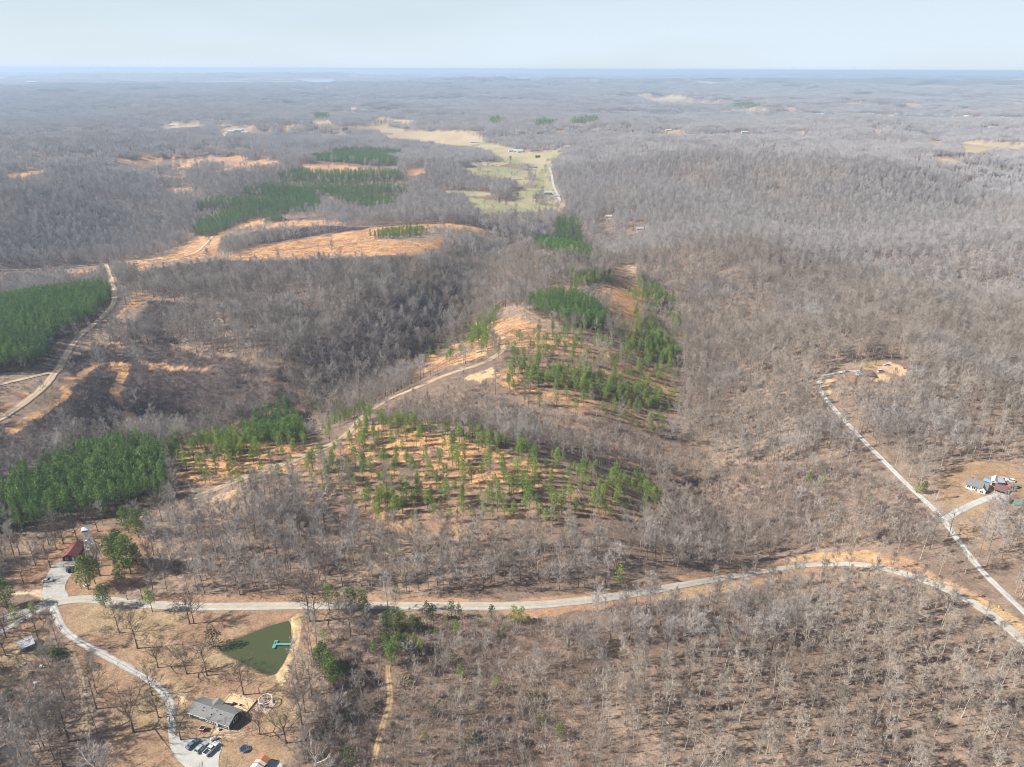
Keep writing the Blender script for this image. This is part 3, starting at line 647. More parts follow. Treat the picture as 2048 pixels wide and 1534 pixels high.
for (p, lv, c, e), lb in zip(LAKE_C, ('wide pale lake shining near the horizon', 'small pale lake sliver near the horizon at centre', 'narrow pale lake sliver near the horizon at right', 'small pale lake sliver near the horizon at far left')):
    flat_water('lake_water', chaikin(np.vstack([p, p[:1]]), 2)[:-1], lv, M_LAKE, lb)

# ------------------------------------------------------------------ haze: one closed box of even pale air round everything
hz = MB().box((0, 30000, (226 - 900) / 2), (150000, 90000, 226 + 900))
hm = bpy.data.materials.new('pale_air'); hm.use_nodes = True; hn = hm.node_tree.nodes; hn.clear()
ho = hn.new('ShaderNodeOutputMaterial'); hv = hn.new('ShaderNodeVolumePrincipled')
hv.inputs['Color'].default_value = (0.60, 0.78, 1.0, 1); hv.inputs['Density'].default_value = 0.92e-4; hv.inputs['Anisotropy'].default_value = 0.1
hm.node_tree.links.new(hv.outputs['Volume'], ho.inputs['Volume'])
tag(hz.build('haze', hm), 'thin pale blue haze over the whole landscape', kind='stuff')
# ------------------------------------------------------------------ tree shapes
def rvec(rng):
    while True:
        v = Vector((rng.uniform(-1, 1), rng.uniform(-1, 1), rng.uniform(-1, 1)))
        if 0.1 < v.length < 1: return v.normalized()
def sliver(mb, p, d, L, w, rng, bend=0.25):
    """one twig: a thin pointed strip of two or three faces"""
    side = d.cross(rvec(rng))
    if side.length < 1e-3: side = d.orthogonal()
    side.normalize(); e = p + d * L + Vector((0, 0, bend * L * rng.uniform(-.2, 1))); mid = p + d * L * 0.5 + rvec(rng) * L * 0.08
    o = len(mb.v); mb.v += [tuple(p - side * w / 2), tuple(p + side * w / 2), tuple(mid + side * w * .35), tuple(mid - side * w * .35), tuple(e)]
    mb.f += [(o, o + 1, o + 2, o + 3), (o + 3, o + 2, o + 4)]; mb.mi += [mb.cur] * 2
def bare_tree(seed, H, crown, clear, limbs, subs, twigs, w, spread=0.9, forks=1, lean=0.02, k=6, trunk_r=None, up=0.35):
    """bare deciduous tree -> (trunk MB, crown MB). clear: share of the height below the first limb"""
    rng = random.Random(seed); T, C = MB(), MB(); tr = trunk_r or H * 0.0135
    ax = Vector((rng.uniform(-lean, lean), rng.uniform(-lean, lean), 1)).normalized()
    n = 6; pts = [Vector((0, 0, -0.4))]; wob = Vector((0, 0, 0))
    top = H * (0.9 if forks == 1 else 0.55)
    for i in range(1, n + 1):
        wob += Vector((rng.uniform(-1, 1), rng.uniform(-1, 1), 0)) * H * 0.008; pts.append(ax * (top * i / n) + wob)
    rs = [tr * 1.35] + [tr * (1 - 0.86 * (i / n) ** 1.1) if forks == 1 else tr * (1 - .45 * i / n) for i in range(1, n + 1)]
    T.path(pts, rs, k)
    def along(t):
        t = max(0, min(.9999, t)) * n; i = int(t); return pts[i].lerp(pts[i + 1], t - i) if i < n else pts[n]
    starts = []
    for i in range(limbs):
        f = i / max(1, limbs - 1); t = clear + (0.97 - clear) * f ** 0.9
        t0 = t if forks == 1 else 0.55 + .45 * f
        p = along(min(t0 * H / top, 0.999)) if forks == 1 else along(t0)
        a = i * 2.39996 + rng.uniform(-.5, .5); el = (0.15 + up + 0.75 * f ** 1.3) * rng.uniform(.8, 1.2) * (1.25 - 0.3 * spread)
        el = min(el, 1.4)
        d = Vector((math.cos(a) * math.cos(el), math.sin(a) * math.cos(el), math.sin(el)))
        env = math.sin(math.pi * min(1, 0.28 + 0.62 * f)) if forks == 1 else (0.85 + .15 * math.sin(3 * f))
        L = crown * spread * (0.55 + 0.55 * env) * rng.uniform(.75, 1.15)
        if forks > 1: L = (H - p.z) * rng.uniform(.75, 1.0) / max(.55, math.sin(el) + .15)
        starts.append((p, d, L, tr * (0.42 - 0.2 * f) * (1.35 if forks > 1 else 1)))
    for p, d, L, r in starts:
        m1 = p + d * L * .5 + rvec(rng) * L * .06; e = p + d * L + Vector((0, 0, L * 0.16)) + rvec(rng) * L * .05
        C.path([p, m1, e], [r, r * .62, r * .2], 4, cap=False)
        for j in range(subs):
            t = 0.25 + 0.75 * (j + rng.random()) / subs
            q = p.lerp(m1, t * 2) if t < .5 else m1.lerp(e, t * 2 - 1)
            d2 = (d * .75 + rvec(rng) * .85 + Vector((0, 0, .35))).normalized(); L2 = L * (0.5 - 0.22 * t) * rng.uniform(.7, 1.25)
            e2 = q + d2 * L2
            C.path([q, q + d2 * L2 * .5 + rvec(rng) * L2 * .08, e2], [r * .42, r * .26, r * .08], 3, cap=False)
            for _ in range(twigs):
                t2 = rng.uniform(.2, 1.0); d3 = (d2 * .8 + rvec(rng) * .9 + Vector((0, 0, .35))).normalized()
                sliver(C, q + d2 * L2 * t2, d3, L2 * rng.uniform(.35, .8) + 0.35, w * rng.uniform(.7, 1.3), rng)
    for _ in range(twigs * 4):
        p = along(rng.uniform(.8, .999)); d3 = (rvec(rng) + Vector((0, 0, 1.1))).normalized(); sliver(C, p, d3, H * rng.uniform(.05, .12), w, rng)
    return T, C
def coarse_tree(seed, H, crown, clear, n, w):
    """a bare tree that is a few pixels tall: trunk and upswept twig strips"""
    rng = random.Random(seed); T, C = MB(), MB()
    T.path([Vector((0, 0, -1)), Vector((rng.uniform(-.3, .3), rng.uniform(-.3, .3), H * .5)), Vector((rng.uniform(-.6, .6), rng.uniform(-.6, .6), H * .93))], [H * .015, H * .011, H * .003], 3, cap=False)
    for i in range(n):
        f = rng.random(); z = H * (clear + (0.9 - clear) * f); a = rng.uniform(0, 6.283); el = rng.uniform(.25, .8) + .55 * f
        env = math.sin(math.pi * (0.22 + 0.7 * f)); L = crown * (.35 + .75 * env) * rng.uniform(.6, 1.1)
        d = Vector((math.cos(a) * math.cos(el), math.sin(a) * math.cos(el), math.sin(el))); st = Vector((0, 0, z)) + d * L * rng.uniform(0, .55)
        sliver(C, st, (d + rvec(rng) * .5).normalized(), L * rng.uniform(.4, .75), w * rng.uniform(.7, 1.3), rng)
    return T, C
def puff(mb, c, r, n, s, rng, flat_=0.75):
    """needle tuft: short pointed faces round a branch end"""
    for _ in range(n):
        d = rvec(rng); p = c + Vector((d.x * r, d.y * r, d.z * r * flat_)) * rng.uniform(.35, 1)
        u = (d + rvec(rng) * .7).normalized(); v = u.cross(rvec(rng))
        if v.length < 1e-3: continue
        v.normalize(); L = s * rng.uniform(.7, 1.35); o = len(mb.v)
        mb.v += [tuple(p - v * L * .36), tuple(p + v * L * .36), tuple(p + u * L)]; mb.f.append((o, o + 1, o + 2)); mb.mi.append(mb.cur)
def pine_tree(seed, H, crown, clear, puffs, per, s, shape=1.0, k=5):
    rng = random.Random(seed); T, C = MB(), MB(); tr = H * 0.0115
    ax = Vector((rng.uniform(-.03, .03), rng.uniform(-.03, .03), 1)); pts = [Vector((0, 0, -.4))] + [ax * (H * .97 * i / 4) + Vector((rng.uniform(-.1, .1), rng.uniform(-.1, .1), 0)) for i in range(1, 5)]
    T.path(pts, [tr * 1.25, tr * .85, tr * .62, tr * .38, tr * .08], k)
    for i in range(puffs):
        f = (i + rng.random()) / puffs; z = H * (clear + (1 - clear) * f * .97); a = i * 2.39996 + rng.uniform(-.6, .6)
        env = (min(1, (f + .12) * 3.2) * (1 - f) ** 0.62 + .1) * shape + (1 - shape) * math.sqrt(max(0, 1 - (2 * f - .85) ** 2 * .75))
        rad = crown * env * rng.uniform(.35, 1.08); base = Vector((0, 0, z - rad * .12)) + ax * 0; c = Vector((math.cos(a) * rad, math.sin(a) * rad, z + rng.uniform(-.03, .05) * H * .4))
        if rad > crown * .35 and puffs > 22:
            o = len(C.v)
            T.tube(base, c, tr * .16, tr * .05, 3, caps=False)
        puff(C, c, crown * rng.uniform(.26, .46) * (1.1 - .35 * f), per, s, rng)
    return T, C
def cedar_tree(seed, H, crown, n, s):
    rng = random.Random(seed); T, C = MB(), MB(); T.path([Vector((0, 0, -.3)), Vector((0, 0, H * .5)), Vector((.05, 0, H * .9))], [H * .018, H * .012, H * .004], 5)
    for i in range(n):
        f = rng.random() ** .8; z = H * (.06 + .9 * f); env = min(1, f * 5 + .35) * (1 - f) ** .55 + .08; a = rng.uniform(0, 6.283); rad = crown * env * rng.uniform(.55, 1.05)
        puff(C, Vector((math.cos(a) * rad, math.sin(a) * rad, z)), crown * .3, 7, s, rng, 1.2)
    return T, C
def shrub(seed, H, wd, stems, w, n2=5):
    rng = random.Random(seed); C = MB()
    for i in range(stems):
        a = rng.uniform(0, 6.283); q = rng.random() ** .7 * wd * .55; p = Vector((math.cos(a) * q, math.sin(a) * q, -.1)); d = (Vector((math.cos(a), math.sin(a), 0)) * rng.uniform(0, .7) + Vector((0, 0, 1)) + rvec(rng) * .15).normalized(); L = H * rng.uniform(.55, 1.05)
        sliver(C, p, d, L, w * 1.2, rng, 0)
        for _ in range(n2):
            sliver(C, p + d * L * rng.uniform(.25, .95), (d + rvec(rng) * .8).normalized(), L * rng.uniform(.2, .45), w, rng, .1)
    return C
def leafy(seed, H, wd, n, s):
    rng = random.Random(seed); C = MB()
    for i in range(n):
        d = rvec(rng); d.z = abs(d.z); p = Vector((d.x * wd * .5, d.y * wd * .5, .12 * H + d.z * H * .75)) * rng.uniform(.6, 1); puff(C, p, wd * .16, 8, s, rng, .9)
    return C
def tuft(seed, H, wd, n):
    rng = random.Random(seed); C = MB()
    for i in range(n):
        a = rng.uniform(0, 6.283); q = rng.random() ** .5 * wd; p = Vector((math.cos(a) * q, math.sin(a) * q, -.05)); sliver(C, p, (rvec(rng) * .45 + Vector((0, 0, 1))).normalized(), H * rng.uniform(.5, 1.1), .11, rng, 0)
    return C
M_BARK = mat('grey_brown_bark', (0.165, 0.13, 0.10), (0.10, 0.078, 0.062), scale=3, rnd=0.5)
M_TWIG = mat('grey_brown_twigs', (0.155, 0.122, 0.098), (0.105, 0.082, 0.066), scale=.5, rnd=0.5)
M_PALE = mat('pale_grey_bark', (0.46, 0.415, 0.35), (0.27, 0.235, 0.195), scale=1.5, rnd=0.6)
M_PTWIG = mat('pale_grey_twigs', (0.42, 0.36, 0.30), (0.23, 0.19, 0.152), scale=.5, rnd=0.7)
M_MTWIG = mat('ash_grey_twigs', (0.43, 0.385, 0.345), (0.225, 0.195, 0.17), scale=.3, rnd=0.75)
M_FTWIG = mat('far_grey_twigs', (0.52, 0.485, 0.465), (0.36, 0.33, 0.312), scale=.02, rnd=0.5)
M_RTWIG = mat('reddish_brush_twigs', (0.27, 0.205, 0.165), (0.17, 0.128, 0.105), scale=.5, rnd=0.6)
M_DTWIG = mat('dark_brush_twigs', (0.135, 0.098, 0.088), (0.085, 0.065, 0.06), scale=.5, rnd=0.6)
M_PBARK = mat('pine_bark', (0.17, 0.115, 0.08), (0.10, 0.07, 0.052), scale=3, rnd=0.4)
M_NEED = mat('pine_needles', (0.26, 0.33, 0.07), (0.14, 0.215, 0.048), scale=.35, rnd=0.45, transl=0.2, rough=.7)
M_NEEDB = mat('bright_pine_needles', (0.27, 0.33, 0.05), (0.15, 0.22, 0.035), scale=.4, rnd=0.4, transl=0.22, rough=.7)
M_NEEDD = mat('plantation_needles', (0.175, 0.27, 0.06), (0.080, 0.16, 0.043), scale=.2, rnd=0.5, transl=0.15, rough=.75)
M_CED = mat('cedar_foliage', (0.060, 0.078, 0.024), (0.032, 0.045, 0.018), scale=.6, rnd=0.4, transl=.1)
M_OLIVE = mat('olive_shrub_leaves', (0.23, 0.205, 0.105), (0.15, 0.15, 0.07), scale=.6, rnd=0.5, transl=.15)
M_GREEN = mat('green_vine_leaves', (0.10, 0.16, 0.025), (0.055, 0.10, 0.02), scale=.6, rnd=0.4, transl=.2)
M_SEDGE = mat('broom_sedge', (0.58, 0.32, 0.135), (0.44, 0.24, 0.115), scale=.05, rnd=0.6)
M_DEAD = mat('bleached_dead_wood', (0.62, 0.57, 0.49), (0.5, 0.45, 0.38), scale=2)
M_LOG = mat('weathered_log', (0.36, 0.30, 0.245), (0.22, 0.18, 0.145), scale=1.2, rnd=.6)

def both(T, C, name, mats):
    mb = MB(); mb.add(T.v, T.f); mb.cur = 1; mb.add(C.v, C.f); return mb.mesh(name, mats)
PROTO = {}
def proto(key, meshes):
    c = bpy.data.collections.new(key + '_shapes')
    for i, me in enumerate(meshes): c.objects.link(bpy.data.objects.new('%s_%02d' % (key, i), me))
    PROTO[key] = (c, len(meshes))
OAKS = [bare_tree(100 + i, 14, 5.6, .26, 14, 8, 10, .05, 1.05, trunk_r=.26, up=.12) for i in range(4)] + [bare_tree(110 + i, 15, 6, .3, 9, 10, 11, .05, 1.0, forks=2, trunk_r=.3, up=.55) for i in range(2)]
WOODS = [bare_tree(200 + i, 17 + i % 3, 3.7, .36, 12, 7, 14, .054, .9, trunk_r=.15, up=.45, lean=.05) for i in range(4)] + [bare_tree(210 + i, 16, 4.6, .32, 12, 7, 14, .054, .95, trunk_r=.17, forks=1 + i % 2, up=.5) for i in range(2)]
SLIM = [bare_tree(250 + i, 17 + i % 3, 3.1, .38, 12, 7, 13, .05, .95, trunk_r=.14, up=.5, lean=.07) for i in range(5)]
SLIM_M = [(t.mesh('trunk', M_PALE), c.mesh('crown', M_PTWIG)) for t, c in SLIM]
proto('slim', [both(t, c, 'bare_tree', [M_PALE, M_PTWIG]) for t, c in SLIM])
OAK_M = [(t.mesh('trunk', M_BARK), c.mesh('crown', M_TWIG)) for t, c in OAKS]
WOOD_M = [(t.mesh('trunk', M_PALE), c.mesh('crown', M_PTWIG)) for t, c in WOODS]
GREYW_M = [(t.mesh('trunk', M_BARK), c.mesh('crown', M_MTWIG)) for t, c in WOODS]
proto('woods', [both(t, c, 'bare_tree', [M_PALE, M_PTWIG]) for t, c in WOODS])
proto('woods_grey', [both(t, c, 'bare_tree', [M_BARK, M_MTWIG]) for t, c in WOODS + OAKS[:2]])
MIDS = [bare_tree(300 + i, 16 + i % 3, 4.6, .30, 11, 7, 8, .105, .95, k=4, trunk_r=.17, up=.4) for i in range(5)]
M_MIDTW = mat('light_grey_twigs', (0.48, 0.44, 0.41), (0.275, 0.247, 0.226), scale=.3, rnd=0.75)
proto('woods_mid', [both(t, c, 'bare_tree', [M_PALE, M_MIDTW]) for t, c in MIDS])
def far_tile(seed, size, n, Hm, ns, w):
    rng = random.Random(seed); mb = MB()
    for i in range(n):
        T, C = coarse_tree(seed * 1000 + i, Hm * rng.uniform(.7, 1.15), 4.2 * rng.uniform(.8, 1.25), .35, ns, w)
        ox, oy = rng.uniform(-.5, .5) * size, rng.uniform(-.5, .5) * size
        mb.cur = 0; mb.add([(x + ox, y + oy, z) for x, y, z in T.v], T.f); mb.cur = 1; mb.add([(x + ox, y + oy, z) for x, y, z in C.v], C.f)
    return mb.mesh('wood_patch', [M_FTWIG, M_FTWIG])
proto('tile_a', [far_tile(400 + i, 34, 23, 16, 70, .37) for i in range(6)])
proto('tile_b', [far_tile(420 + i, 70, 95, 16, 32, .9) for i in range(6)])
PINES = [pine_tree(500 + i, 16, 2.9, .40 - .06 * (i % 3), 44, 16, .55, .55) for i in range(5)]
BIGPINES = [pine_tree(510 + i, 17, 3.9, .24 + .05 * (i % 2), 70, 22, .56, .5) for i in range(5)]
LITTLE = [pine_tree(520 + i, 7, 1.7, .12, 34, 12, .36, .8) for i in range(3)]
PLANT = [pine_tree(530 + i, 16, 2.35, .35, 34, 12, .55, .75, k=4) for i in range(4)]
FPINE = [pine_tree(540 + i, 16, 2.6, .3, 12, 8, 1.15, .8, k=3) for i in range(3)]
CEDARS = [cedar_tree(550 + i, 8, 1.9, 70, .34) for i in range(3)]
PINE_M = [(t.mesh('trunk', M_PBARK), c.mesh('crown', M_NEED)) for t, c in PINES]
M_NEEDY = mat('old_pine_needles', (0.165, 0.225, 0.048), (0.070, 0.125, 0.032), scale=.4, rnd=0.4, transl=0.2, rough=.7)
BIGP_M = [(t.mesh('trunk', M_PBARK), c.mesh('crown', M_NEEDY)) for t, c in BIGPINES]
LIT_M = [(t.mesh('trunk', M_PBARK), c.mesh('crown', M_NEEDB)) for t, c in LITTLE]
PLANT_M = [(t.mesh('trunk', M_PBARK), c.mesh('crown', M_NEEDD)) for t, c in PLANT]
CED_M = [(t.mesh('trunk', M_PBARK), c.mesh('crown', M_CED)) for t, c in CEDARS]
proto('pines', [both(t, c, 'pine', [M_PBARK, M_NEED]) for t, c in PINES])
proto('plantation', [both(t, c, 'pine', [M_PBARK, M_NEEDD]) for t, c in PLANT])
proto('far_pines', [both(t, c, 'pine', [M_PBARK, M_NEEDD]) for t, c in FPINE])
proto('brush', [shrub(600 + i, 3.2, 2.4, 14, .06, 6).mesh('brush', M_RTWIG) for i in range(3)] + [shrub(610 + i, 4.5, 2.0, 11, .06, 6).mesh('brush', M_MTWIG) for i in range(3)])
proto('dark_brush', [shrub(620 + i, 2.6, 3.2, 16, .09, 4).mesh('brush', M_DTWIG) for i in range(3)] + [shrub(625 + i, 3.4, 2.6, 12, .08, 4).mesh('brush', M_MTWIG) for i in range(1)])
proto('saplings', [shrub(630 + i, 6.5, 1.8, 7, .095, 8).mesh('sapling', M_MTWIG) for i in range(3)] + [shrub(640 + i, 5.5, 1.8, 7, .09, 8).mesh('sapling', M_RTWIG) for i in range(3)])
proto('sedge', [tuft(650 + i, .95, .95, 26).mesh('sedge_tuft', M_SEDGE) for i in range(4)])
def slash_pile(seed):
    rng = random.Random(seed); C = MB()
    for i in range(16):
        a = rng.uniform(0, 6.283); p = Vector((rng.uniform(-1.6, 1.6), rng.uniform(-1.6, 1.6), rng.uniform(.0, .35))); d = Vector((math.cos(a), math.sin(a), rng.uniform(-.08, .25)))
        sliver(C, p, d, rng.uniform(1.0, 3.2), rng.uniform(.08, .2), rng, 0)
    return C
proto('slash', [slash_pile(670 + i).mesh('slash', M_LOG) for i in range(4)])

def scatter(name, key, P, scale, label, seed=0, cat=None, sx=None, group=None):
    """uncountable vegetation: ONE object, shapes instanced on its points"""
    c, n = PROTO[key]; rng = np.random.default_rng(seed); N = len(P)
    me = bpy.data.meshes.new(name); me.vertices.add(N); me.vertices.foreach_set('co', np.asarray(P, np.float32).ravel())
    for nm, typ, val in (('pick', 'INT', rng.integers(0, n, N)), ('turn', 'FLOAT', rng.uniform(0, 6.283, N)), ('size', 'FLOAT', scale), ('wide', 'FLOAT', scale * (rng.uniform(.85, 1.15, N) if sx is None else sx))):
        a = me.attributes.new(nm, typ, 'POINT'); a.data.foreach_set('value', np.asarray(val, np.int32 if typ == 'INT' else np.float32))
    o = link(name, me); tag(o, label, cat, group, 'stuff')
    t = bpy.data.node_groups.new(name, 'GeometryNodeTree'); t.interface.new_socket('Geometry', in_out='INPUT', socket_type='NodeSocketGeometry'); t.interface.new_socket('Geometry', in_out='OUTPUT', socket_type='NodeSocketGeometry')
    nd, lk = t.nodes, t.links
    gi, go = nd.new('NodeGroupInput'), nd.new('NodeGroupOutput'); ip = nd.new('GeometryNodeInstanceOnPoints'); ci = nd.new('GeometryNodeCollectionInfo')
    ci.inputs['Collection'].default_value = c; ci.inputs['Separate Children'].default_value = True; ci.inputs['Reset Children'].default_value = True
    def named(nm, typ):
        q = nd.new('GeometryNodeInputNamedAttribute'); q.data_type = typ; q.inputs['Name'].default_value = nm; return q.outputs['Attribute']
    cr, cs = nd.new('ShaderNodeCombineXYZ'), nd.new('ShaderNodeCombineXYZ')
    lk.new(named('turn', 'FLOAT'), cr.inputs['Z']); w_ = named('wide', 'FLOAT'); lk.new(w_, cs.inputs['X']); lk.new(w_, cs.inputs['Y']); lk.new(named('size', 'FLOAT'), cs.inputs['Z'])
    ip.inputs['Pick Instance'].default_value = True; lk.new(named('pick', 'INT'), ip.inputs['Instance Index'])
    lk.new(gi.outputs[0], ip.inputs['Points']); lk.new(ci.outputs[0], ip.inputs['Instance']); lk.new(cr.outputs[0], ip.inputs['Rotation']); lk.new(cs.outputs[0], ip.inputs['Scale'])
    lk.new(ip.outputs[0], go.inputs[0])
    md = o.modifiers.new('instances', 'NODES'); md.node_group = t
    return o
# ------------------------------------------------------------------ buildings, vehicles and other things
M_SHING = mat('grey_shingles', (0.20, 0.195, 0.185), (0.155, 0.15, 0.145), scale=1.2)
M_TEAL = mat('dark_green_siding', (0.055, 0.085, 0.08), (0.045, 0.07, 0.066), scale=2)
M_WTRIM = mat('white_trim', (0.75, 0.75, 0.73), (0.66, 0.66, 0.64), scale=2, rough=.6)
M_GLASS = mat('dark_window_glass', (0.025, 0.03, 0.035), (0.04, 0.05, 0.055), scale=1, rough=.12, spec=.5)
M_LUMB = mat('fresh_lumber', (0.62, 0.47, 0.29), (0.50, 0.36, 0.21), scale=1.5)
M_REDR = mat('red_metal_roof', (0.235, 0.082, 0.060), (0.19, 0.065, 0.05), scale=.6, rough=.45, spec=.5)
M_REDW = mat('red_board_wall', (0.16, 0.035, 0.026), (0.12, 0.03, 0.024), scale=2)
M_MAR = mat('maroon_shingles', (0.19, 0.088, 0.083), (0.145, 0.07, 0.066), scale=1)
M_TIN = mat('white_tin', (0.58, 0.59, 0.60), (0.47, 0.48, 0.49), scale=.7, rough=.4, spec=.5)
M_TING = mat('grey_tin', (0.33, 0.36, 0.40), (0.27, 0.29, 0.32), scale=.7, rough=.4, spec=.5)
M_STEEL = mat('galvanised_steel', (0.62, 0.62, 0.61), (0.50, 0.50, 0.49), scale=2, rough=.45, spec=.5)
M_DOCK = mat('turquoise_dock_paint', (0.11, 0.32, 0.275), (0.09, 0.27, 0.23), scale=1)
M_BLK = mat('black_rubber', (0.02, 0.02, 0.022), (0.03, 0.03, 0.032), scale=3)
M_BLUE = mat('blue_pad', (0.045, 0.12, 0.27), (0.035, 0.09, 0.2), scale=2)
M_TARP = mat('sky_blue_tarp', (0.16, 0.36, 0.68), (0.13, 0.30, 0.58), scale=.8)
M_TEALT = mat('teal_tarp', (0.11, 0.30, 0.25), (0.085, 0.24, 0.2), scale=.8)
M_PAVER = mat('pinkish_pavers', (0.50, 0.37, 0.30), (0.36, 0.25, 0.2), scale=1.5)
M_BRICK = mat('brown_brick', (0.20, 0.11, 0.085), (0.15, 0.085, 0.068), scale=3)
M_POLE = mat('weathered_pole', (0.22, 0.18, 0.145), (0.16, 0.13, 0.105), scale=2)
M_PALEP = mat('pale_pole', (0.60, 0.56, 0.48), (0.5, 0.46, 0.4), scale=2)
M_SIGN = mat('yellow_sign', (0.72, 0.48, 0.03), (0.62, 0.42, 0.04), scale=2, rough=.5)
M_GREYW = mat('grey_siding', (0.34, 0.36, 0.38), (0.28, 0.30, 0.32), scale=2)
M_CREAM = mat('cream_siding', (0.70, 0.68, 0.62), (0.6, 0.58, 0.53), scale=2)
M_RIM = mat('wheel_rim', (0.45, 0.45, 0.46), (0.3, 0.3, 0.31), scale=3, rough=.35, metal=.6)
M_LAMP = mat('lamp_glass', (0.75, 0.75, 0.72), (0.6, 0.6, 0.58), scale=3, rough=.2)
M_TAIL = mat('tail_lamp', (0.35, 0.02, 0.02), (0.25, 0.015, 0.015), scale=3, rough=.25)
M_RED = mat('red_paint', (0.33, 0.015, 0.03), (0.28, 0.013, 0.025), scale=1)
def paint_m(name, c): return mat(name, c, tuple(k * .9 for k in c), rough=.3, spec=.5, scale=.6)
def slabq(mb, a, b, c, d, th):
    """thick quad (roof slope): corners a b c d, thickness th downwards"""
    q = [Vector(p) for p in (a, b, c, d)]; n = (q[1] - q[0]).cross(q[3] - q[0]).normalized(); n = n if n.z > 0 else -n
    lo = [p - n * th for p in q]
    mb.add(q + lo, [(0, 1, 2, 3), (7, 6, 5, 4), (0, 4, 5, 1), (1, 5, 6, 2), (2, 6, 7, 3), (3, 7, 4, 0)])
def gable(root, L, D, h, rise, wall_m, roof_m, over=.45, foot=.3, x0=0.0, y0=0.0, ridge='x', names=('wall', 'roof')):
    """gable-roofed box as two parts of root, ridge along x (or y)"""
    w, r_ = MB(), MB(); W, S = (L, D) if ridge == 'x' else (D, L)
    def P(x, y, z): return (x0 + x, y0 + y, z) if ridge == 'x' else (x0 + S - y, y0 + x, z)
    vs = [P(0, 0, -foot), P(W, 0, -foot), P(W, S, -foot), P(0, S, -foot), P(0, 0, h), P(W, 0, h), P(W, S, h), P(0, S, h), P(0, S / 2, h + rise), P(W, S / 2, h + rise)]
    w.add(vs, [(0, 1, 5, 4), (2, 3, 7, 6), (1, 2, 6, 9, 5), (3, 0, 4, 8, 7), (3, 2, 1, 0)])
    k = rise / (S / 2); e = .06
    slabq(r_, P(-over, -over, h - k * over + e), P(W + over, -over, h - k * over + e), P(W + over, S / 2, h + rise + e), P(-over, S / 2, h + rise + e), .14)
    slabq(r_, P(-over, S + over, h - k * over + e), P(W + over, S + over, h - k * over + e), P(W + over, S / 2, h + rise + e + .002), P(-over, S / 2, h + rise + e + .002), .14)
    return w.build(names[0], wall_m, root), r_.build(names[1], roof_m, root)
def window(root, c, wd, ht, face, split=1, trim=M_WTRIM):
    """a pane with its white frame; face: '-y', '+x', '-x', '+y' side of the wall it sits on"""
    ax = {'-y': (0, -1), '+y': (0, 1), '+x': (1, 0), '-x': (-1, 0)}[face]; along = (ax[1], ax[0]) if ax[0] == 0 else (0, 1)
    sz = lambda t, a, b: (a, t, b) if ax[0] == 0 else (t, a, b)
    off = lambda d: (c[0] + ax[0] * d, c[1] + ax[1] * d, c[2])
    pane = MB().box(off(.03), sz(.05, wd, ht)).build('window', M_GLASS, root)
    f = MB(); al = (1, 0) if ax[0] == 0 else (0, 1); b = .13
    for s in (-1, 1):
        o = off(.045); f.box((o[0] + al[0] * s * (wd + b) / 2, o[1] + al[1] * s * (wd + b) / 2, o[2]), sz(.09, b, ht + 2 * b))
        f.box((o[0], o[1], o[2] + s * (ht + b) / 2), sz(.09, wd, b))
    for i in range(1, split):
        t = (i / split - .5) * wd; o = off(.05); f.box((o[0] + al[0] * t, o[1] + al[1] * t, o[2]), sz(.1, .12, ht))
    f.build('frame', trim, pane); return pane
def ang(p, q): return math.atan2(q.y - p.y, q.x - p.x)

# --- the grey-roofed ranch house
FL, FR, BR_ = at1(380, 1434), at1(459, 1460.5), at1(485, 1433)
hl = (FR - FL).to_2d().length; hd = min(9.0, max(7.0, (BR_ - FR).to_2d().length)); ha = ang(FL, FR)
house = thing('ranch_house', 'long grey-shingled ranch house with dark green siding and white-framed windows', 'house', FL, ha)
wall, roof = gable(house, hl, hd, 2.7, 1.55, M_TEAL, M_SHING)
rb = MB(); slabq(rb, (hl * .42, hd * .55, 3.95), (hl * .42, hd + 1.0, 3.95), (hl * .42 - 2.3, hd + 1.0, 2.9), (hl * .42 - 2.3, hd * .5 + 1.6, 3.2), .12)
slabq(rb, (hl * .42, hd * .55, 3.952), (hl * .42, hd + 1.0, 3.952), (hl * .42 + 2.3, hd + 1.0, 2.9), (hl * .42 + 2.3, hd * .5 + 1.6, 3.2), .12)
rb.build('rear_gable_roof', M_SHING, house)
MB().box((hl * .42, hd + .3, 1.2), (3.9, .58, 3.0)).build('rear_wall', M_TEAL, house)
window(house, (hl * .30, 0, 1.75), 1.1, .9, '-y', 1)
for i in range(4): window(house, (hl * .445 + i * 1.02, 0, 1.5), .62, 1.5, '-y', 1)
window(house, (hl * .90, 0, 1.55), 1.7, 1.2, '-y', 2)
window(house, (hl, hd * .5, 1.7), 2.0, 1.4, '+x', 2)
dr = MB().box((hl * .70, -.04, 1.1), (.95, .08, 2.1)).build('door', M_WTRIM, house); MB().tube((hl * .70 + .35, -.1, 1.1), (hl * .70 + .35, -.16, 1.1), .035).build('handle', M_STEEL, dr)
for x, y in ((0, 0), (hl, 0), (hl, hd)): MB().box((x + (.06 if x == 0 else -.06), y + (-.03 if y == 0 else .03), 1.3), (.24, .2, 2.75)).build('corner_trim', M_WTRIM, house)
MB().box((hl / 2, -.47, 2.42), (hl + .9, .06, .2)).build('fascia', M_WTRIM, house)
for x, y in ((.46, .44), (.60, .40), (.72, .30), (.52, .18), (.3, .22), (.28, .36)):
    z = 2.7 + 1.55 * (y * hd) / (hd / 2) + .05; MB().tube((x * hl, y * hd, z - .1), (x * hl, y * hd, z + .38), .13, .13, 8).build('vent_pipe', M_BLK, house)
st = MB()
for i in range(4): st.box((hl * .70, -.45 - i * .32, .62 - i * .18), (1.3, .34, .1))
for s in (-.6, .6): st.box((hl * .70 + s, -.95, .3), (.08, 1.3, .7), 0, (-.5, 'X'))
st.build('steps', M_LUMB, house)

